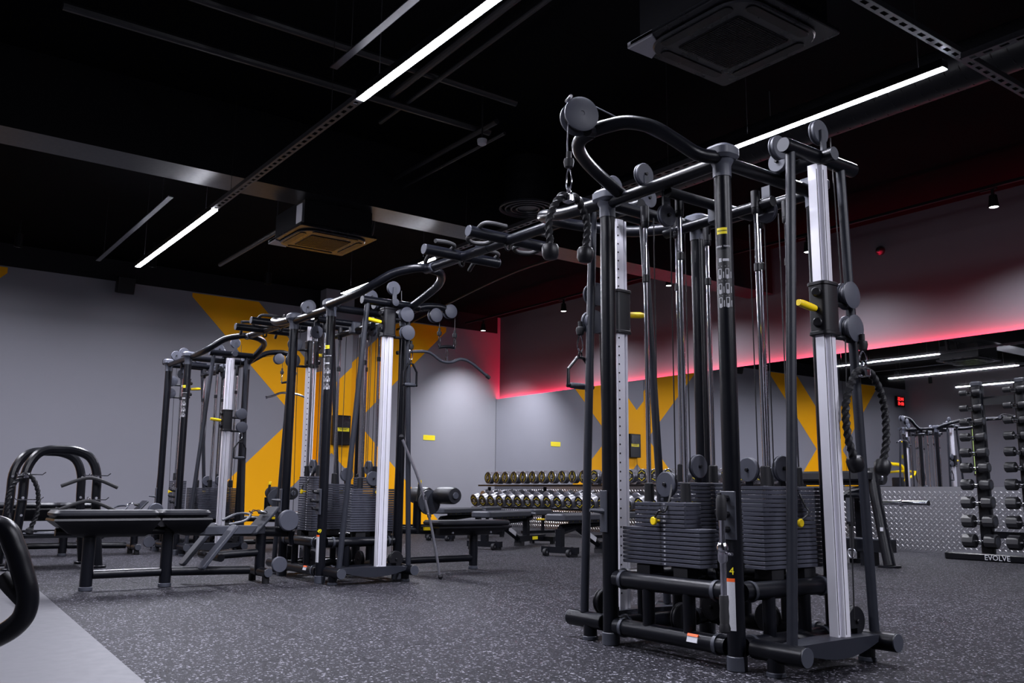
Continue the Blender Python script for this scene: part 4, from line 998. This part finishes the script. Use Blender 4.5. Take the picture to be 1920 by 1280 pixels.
# ------------------------------------------------------------------ adjustable benches
def adjustable_bench(loc, rz, L, label, z=.46):
    t = thing('adjustable_bench', label, 'weight bench', loc, rz, group='adjustable benches')       # length along local x
    MB().box((-L*.42, 0, .075), (.085, .50, .075)).build('wheel_foot', 'frame_black', t, smooth=False)
    for s in (-1, 1):
        MB().lathe([(.01, -.02), (.042, -.02), (.045, -.012), (.045, .012), (.042, .02), (.01, .02)], (-L*.42-.06, s*.17, .045), (0, 1, 0), 18).build('wheel', 'rubber_black', t)
        MB().cyl((-L*.42-.06, s*.17-.024, .045), (-L*.42-.06, s*.17+.024, .045), .014, 10).build('wheel_hub', 'bolt_steel', t)
        MB().tube([(-L*.42-.06, s*.17, .055), (-L*.42+.02, s*.17, .10)], .024, 6).build('wheel_fork', 'frame_black', t)
        MB().box((-L*.42, s*.21, .02), (.07, .05, .04)).build('foot_pad', 'rubber_black', t, smooth=False)
    MB().box((-L*.42, 0, .21), (.08, .08, .22)).build('rear_post', 'frame_black', t, smooth=False)
    MB().tube([(-L*.42, 0, .28), (-L*.15, 0, .36)], .04, 4).build('rear_strut', 'frame_black', t)
    MB().tube([(-L*.25, 0, .36), (L*.08, 0, .10)], .045, 4).build('label_strut', 'frame_black', t)
    Rl = Matrix.Rotation(math.atan2(.26, L*.33), 3, 'Y')
    MB().box((-L*.06, -.047, .215), (.22, .004, .06), Rl).build('warning_label', 'label_white', t, smooth=False)
    MB().box((L*.27, 0, .10), (L*.42, .09, .08)).build('base_beam', 'frame_black', t, smooth=False)
    MB().box((L*.30, -.0465, .10), (.17, .003, .045)).build('yellow_sticker', 'yellow_print', t, smooth=False)
    MB().box((L*.47, 0, .075), (.09, .40, .07)).build('front_foot', 'frame_black', t, smooth=False)
    for s in (-1, 1): MB().box((L*.47, s*.17, .02), (.07, .05, .04)).build('foot_pad', 'rubber_black', t, smooth=False)
    MB().box((L*.09, 0, .03), (.09, .12, .06)).build('middle_pad', 'rubber_black', t, smooth=False)
    MB().box((L*.20, 0, .24), (.09, .07, .26)).build('seat_post', 'frame_black', t, smooth=False)
    MB().tube([(-L*.42, 0, .33), (L*.28, 0, .40)], .045, 4).build('spine', 'frame_black', t)
    MB().box((-L*.12, -.07, z-.055), (L*.5, .006, .035)).build('ladder_rail', 'cap_grey', t, smooth=False)
    for k in range(6): MB().box((-L*.32+k*L*.08, -.0745, z-.05), (.012, .003, .014)).build('notch_mark', 'yellow_print', t, smooth=False)
    MB().slab([(x-L*.17, y) for x, y in rrect(L*.64, .30, .05, 4)], z-.045, z+.04, .016).build('back_pad', 'bench_pad', t)
    MB().slab([(x+L*.34, y) for x, y in rrect(L*.32, .30, .05, 4)], z-.035, z+.052, .016).build('seat_pad', 'bench_pad', t)
    MB().cyl((L*.165, -.19, z-.01), (L*.165, .19, z-.01), .022, 14).build('hinge_knob', 'cap_grey', t)
    MB().tube([(L*.26, -.12, z-.09), (L*.36, -.13, z-.095)], .014, 8).build('release_lever', 'yellow_plastic', t)
adjustable_bench((-10.35, 7.70, 0), math.atan2(1.9, -.9), 1.95, 'black adjustable bench whose yellow-tagged base faces the camera, between tower and dumbbells')
adjustable_bench((-8.72, 7.75, 0), math.atan2(1.45, -.40), 1.75, 'black adjustable bench on castors just left of the near tower')
adjustable_bench((-12.45, 8.3, 0), math.atan2(1.9, -.9), 1.9, 'black adjustable bench farthest back, behind the thigh roller')

# ------------------------------------------------------------------ press bench right of the near tower
t = thing('press_bench', 'black plate-loaded press bench with sloping leg behind the near tower', 'weight machine', (-5.55, 9.15, 0))
MB().tube([(.08, -.08, .02), (-.06, -.03, .70), (-.12, 0, 1.05)], .062, 14).build('sloping_leg', 'frame_black', t)
MB().cyl((.08, -.08, 0), (.08, -.08, .025), .115, 20, bev=.004).build('foot_plate', 'frame_black', t)
MB().box((.045, -.135, .40), (.035, .004, .04)).build('safety_sticker', 'label_white', t, smooth=False)
MB().cyl((-.47, .3, .68), (.34, .3, .68), .026, 16).build('weight_peg', 'chrome', t); MB().cyl((.34, .3, .68), (.352, .3, .68), .027, 16).build('peg_cap', 'rubber_black', t)
MB().lathe([(.026, 0), (.04, .005), (.04, .02), (.026, .025)], (.02, .3, .68), (1, 0, 0), 16).build('peg_collar', 'chrome', t)
MB().rbox((-.55, 0, .97), (.95, .30, .11), .04, .02).build('cushion', 'vinyl_pad', t)
MB().box((-.5, 0, .895), (.95, .10, .05)).build('cushion_frame', 'frame_black', t, smooth=False)
MB().tube([(-.1, 0, .86), (-.35, 0, .80), (-.75, 0, .62)], .045, 8).build('support_arm', 'frame_black', t)
MB().box((-.30, 0, .215), (.75, .16, .13)).build('base_beam', 'frame_black', t, smooth=False)
MB().box((-.30, 0, .285), (.75, .16, .012)).build('base_cover', 'cap_grey', t, smooth=False)
MB().box((-.2, 0, .075), (.14, .14, .15)).build('base_foot', 'frame_black', t, smooth=False)
MB().box((-.66, 0, .45), (.10, .12, .90)).build('rear_post', 'frame_black', t, smooth=False)
MB().box((-.50, .32, .45), (.07, .08, .80)).build('peg_post', 'frame_black', t, smooth=False)
MB().box((-.50, .15, .25), (.2, .40, .08)).build('side_beam', 'frame_black', t, smooth=False)
MB().box((-.50, .32, .025), (.12, .3, .05)).build('side_foot', 'frame_black', t, smooth=False)
MB().tube([(-.35, -.1, .76), (-.22, -.1, .76), (-.16, -.1, .73)], .035, 8).build('hook_arm', 'frame_black', t)
t = thing('strap_handle', 'black webbing strap handle with steel ring hanging behind the near tower', 'strap handle', (-5.87, 9.0, 0))
MB().cyl((0, 0, .46), (0, 0, .73), .035, 14).build('grip', 'cap_grey', t); MB().cyl((0, 0, .44), (0, 0, .47), .042, 14).build('grip_flange', 'frame_black', t)
MB().box((.035, .0, .58), (.03, .035, .32)).build('webbing', 'rubber_black', t, smooth=False)
MB().box((.01, 0, .31), (.055, .006, .30)).build('webbing', 'rubber_black', t, smooth=False)
MB().tube([(-.035, 0, .17), (.035, 0, .17), (.04, 0, .13), (.02, 0, .09), (-.02, 0, .09), (-.04, 0, .13)], .006, 6, 3, closed=True).build('ring', 'bolt_steel', t)

# ------------------------------------------------------------------ arched accessory rack at far left
t = thing('accessory_rack', 'black double-arch accessory rack holding bars and rope at far left', 'accessory rack', (0, 0, 0))
for x, k in ((-9.47, 1), (-10.08, 0)):
    a, b_ = (1.36, 1.99) if k else (1.34, 1.97)
    for lo, hi, s in ((a, b_, 1),):
        pts = [(x+.02, a-.05, .02), (x, a, .60), (x-.02, a+.01, .88), (x-.05, a+.08, 1.04), (x-.08, a+.18, 1.105), (x-.1, (a+b_)/2, 1.115), (x-.08, b_-.18, 1.105), (x-.05, b_-.06, 1.04), (x-.02, b_, .88), (x, b_+.01, .60), (x+.02, b_+.07, .02)]
        MB().tube(pts, .042, 10, 4).build('arch', 'frame_black', t)
    for y in (a-.05, b_+.07): MB().cyl((x+.02, y, 0), (x+.02, y, .025), .075, 18, bev=.004).build('foot_plate', 'frame_black', t)
    for y in (a+.0, b_-.0):
        for z in (.86, .66, .5): MB().cyl((x+.035, y, z), (x+.048, y, z), .012, 8).build('bolt', 'bolt_steel', t)
for y in (1.37, 2.0): MB().box((-9.78, y, .33), (.60, .05, .06)).build('side_bar', 'frame_black', t, smooth=False)
MB().box((-9.80, 1.68, .30), (.55, .62, .03)).build('tray', 'frame_black', t, smooth=False)
for y in (1.40, 1.97):
    for z in (.885, .655): MB().tube([(-9.42, y-.11, z), (-9.40, y-.10, z-.012), (-9.40, y+.10, z-.012), (-9.42, y+.13, z+.01)], .005, 6).build('hook_wire', 'chrome', t)
def vee_bar(z, label):
    t = thing('angled_bar', label, 'cable handle', (-9.36, 1.91, z), group='angled bars on the accessory rack')
    MB().tube([(0, -.25, -.075), (0, -.10, -.015), (0, 0, .005), (0, .10, -.02), (0, .25, -.085)], .0175, 10, 4).build('bar', 'foam_grip', t)
    MB().tube([(-.01, 0, .0), (-.015, .012, .03), (-.02, 0, .045), (-.015, -.012, .03)], .004, 6, 3, closed=True).build('ring', 'chrome', t)
vee_bar(.845, 'upper black angled bar hanging on the arched rack'); vee_bar(.625, 'lower black angled bar hanging on the arched rack')
t = thing('rope_attachment', 'black rope looped over the hook of the arched rack', 'gym rope', (-9.36, 1.36, .87), group='rope attachments')
MB().rbox((0, 0, -.01), (.04, .045, .04), .008, .004).build('clamp', 'chrome', t)
twisted([(0, -.10, -.42), (0, -.13, -.30), (0, -.12, -.14), (0, -.05, -.03), (0, 0, 0), (0, .06, -.04), (0, .11, -.16), (0, .12, -.34), (0, .08, -.48)], .02, 50, 12, 8).build('rope', 'rubber_black', t)
for p, d in (((0, -.10, -.42), (0, .4, -1)), ((0, .08, -.48), (0, -.3, -1))): MB().lathe([(.02, 0), (.036, .02), (.038, .05), (.012, .065)], p, d, 16).build('end_knob', 'rubber_black', t)
def flat_handle(loc, rz, label):
    t = thing('flat_strap', label, 'strap handle', loc, rz, group='straps lying in the tray')
    MB().slab(rrect(.34, .10, .045, 5), 0, .014, .004).build('webbing', 'cap_grey', t)
    MB().tube([(.17, -.03, .012), (.21, 0, .02), (.17, .03, .012), (.14, 0, .015)], .006, 6, 3, closed=True).build('buckle', 'chrome', t)
flat_handle((-9.62, 1.56, .317), 1.2, 'grey webbing strap lying at the left of the rack tray'); flat_handle((-9.88, 1.74, .317), 1.75, 'grey webbing strap lying at the right of the rack tray')

# ------------------------------------------------------------------ cropped machine handle in the lower left corner
t = thing('fitness_machine', 'black tubular machine handle cut off by the lower left corner', 'fitness machine', (0, 0, 0))
MB().tube([(-2.42, .12, .60), (-2.36, .22, .665), (-2.316, .298, .662), (-2.306, .325, .62), (-2.304, .341, .578), (-2.302, .358, .526), (-2.308, .362, .487), (-2.322, .352, .455), (-2.353, .320, .424), (-2.42, .24, .38), (-2.52, .10, .30)], .0235, 14, 6).build('handle_loop', 'frame_black', t)
MB().tube([(-2.335, .308, .555), (-2.325, .33, .528), (-2.31, .355, .50)], .017, 12).build('inner_grip', 'foam_grip', t)
MB().tube([(-2.52, .10, .30), (-2.62, -.05, .22), (-2.62, -.05, .05)], .03, 12).build('support_post', 'frame_black', t)
MB().tube([(-2.42, .12, .60), (-2.55, -.05, .52), (-2.62, -.12, .3)], .0235, 12, 4).build('handle_stem', 'frame_black', t)
MB().box((-2.62, -.35, .03), (.12, .9, .052)).build('base_beam', 'frame_black', t, smooth=False)

# plate-loaded machine seen only in the mirror
t = thing('plate_machine', 'black and yellow plate-loaded machine seen only in the mirror', 'weight machine', (-14.6, -.6, 0))
MB().tube([(0, -.8, .05), (0, .8, .05)], .05, 8).build('base_tube', 'frame_black', t)
MB().tube([(-.4, .7, .05), (.4, .7, .05)], .05, 8).build('base_tube', 'frame_black', t)
MB().tube([(0, -.6, .05), (0, -.5, 1.5), (0, .3, 1.7)], .05, 8, 4).build('mast', 'yellow_plastic', t)
MB().tube([(-.45, .3, 1.2), (-.45, -.3, 1.45), (.45, -.3, 1.45), (.45, .3, 1.2)], .035, 8, 3).build('press_arm', 'yellow_plastic', t)
MB().rbox((0, .2, .5), (.4, .45, .09), .05, .02).build('seat', 'vinyl_pad', t); MB().rbox((0, -.12, .95), (.36, .09, .7), .03, .02).build('backrest', 'vinyl_pad', t)
for s in (-1, 1): MB().lathe([(.05, -.03), (.21, -.03), (.22, 0), (.21, .03), (.05, .03)], (s*.6, -.3, 1.3), (1, 0, 0), 28).build('weight_disc', 'dumbbell_rubber', t)
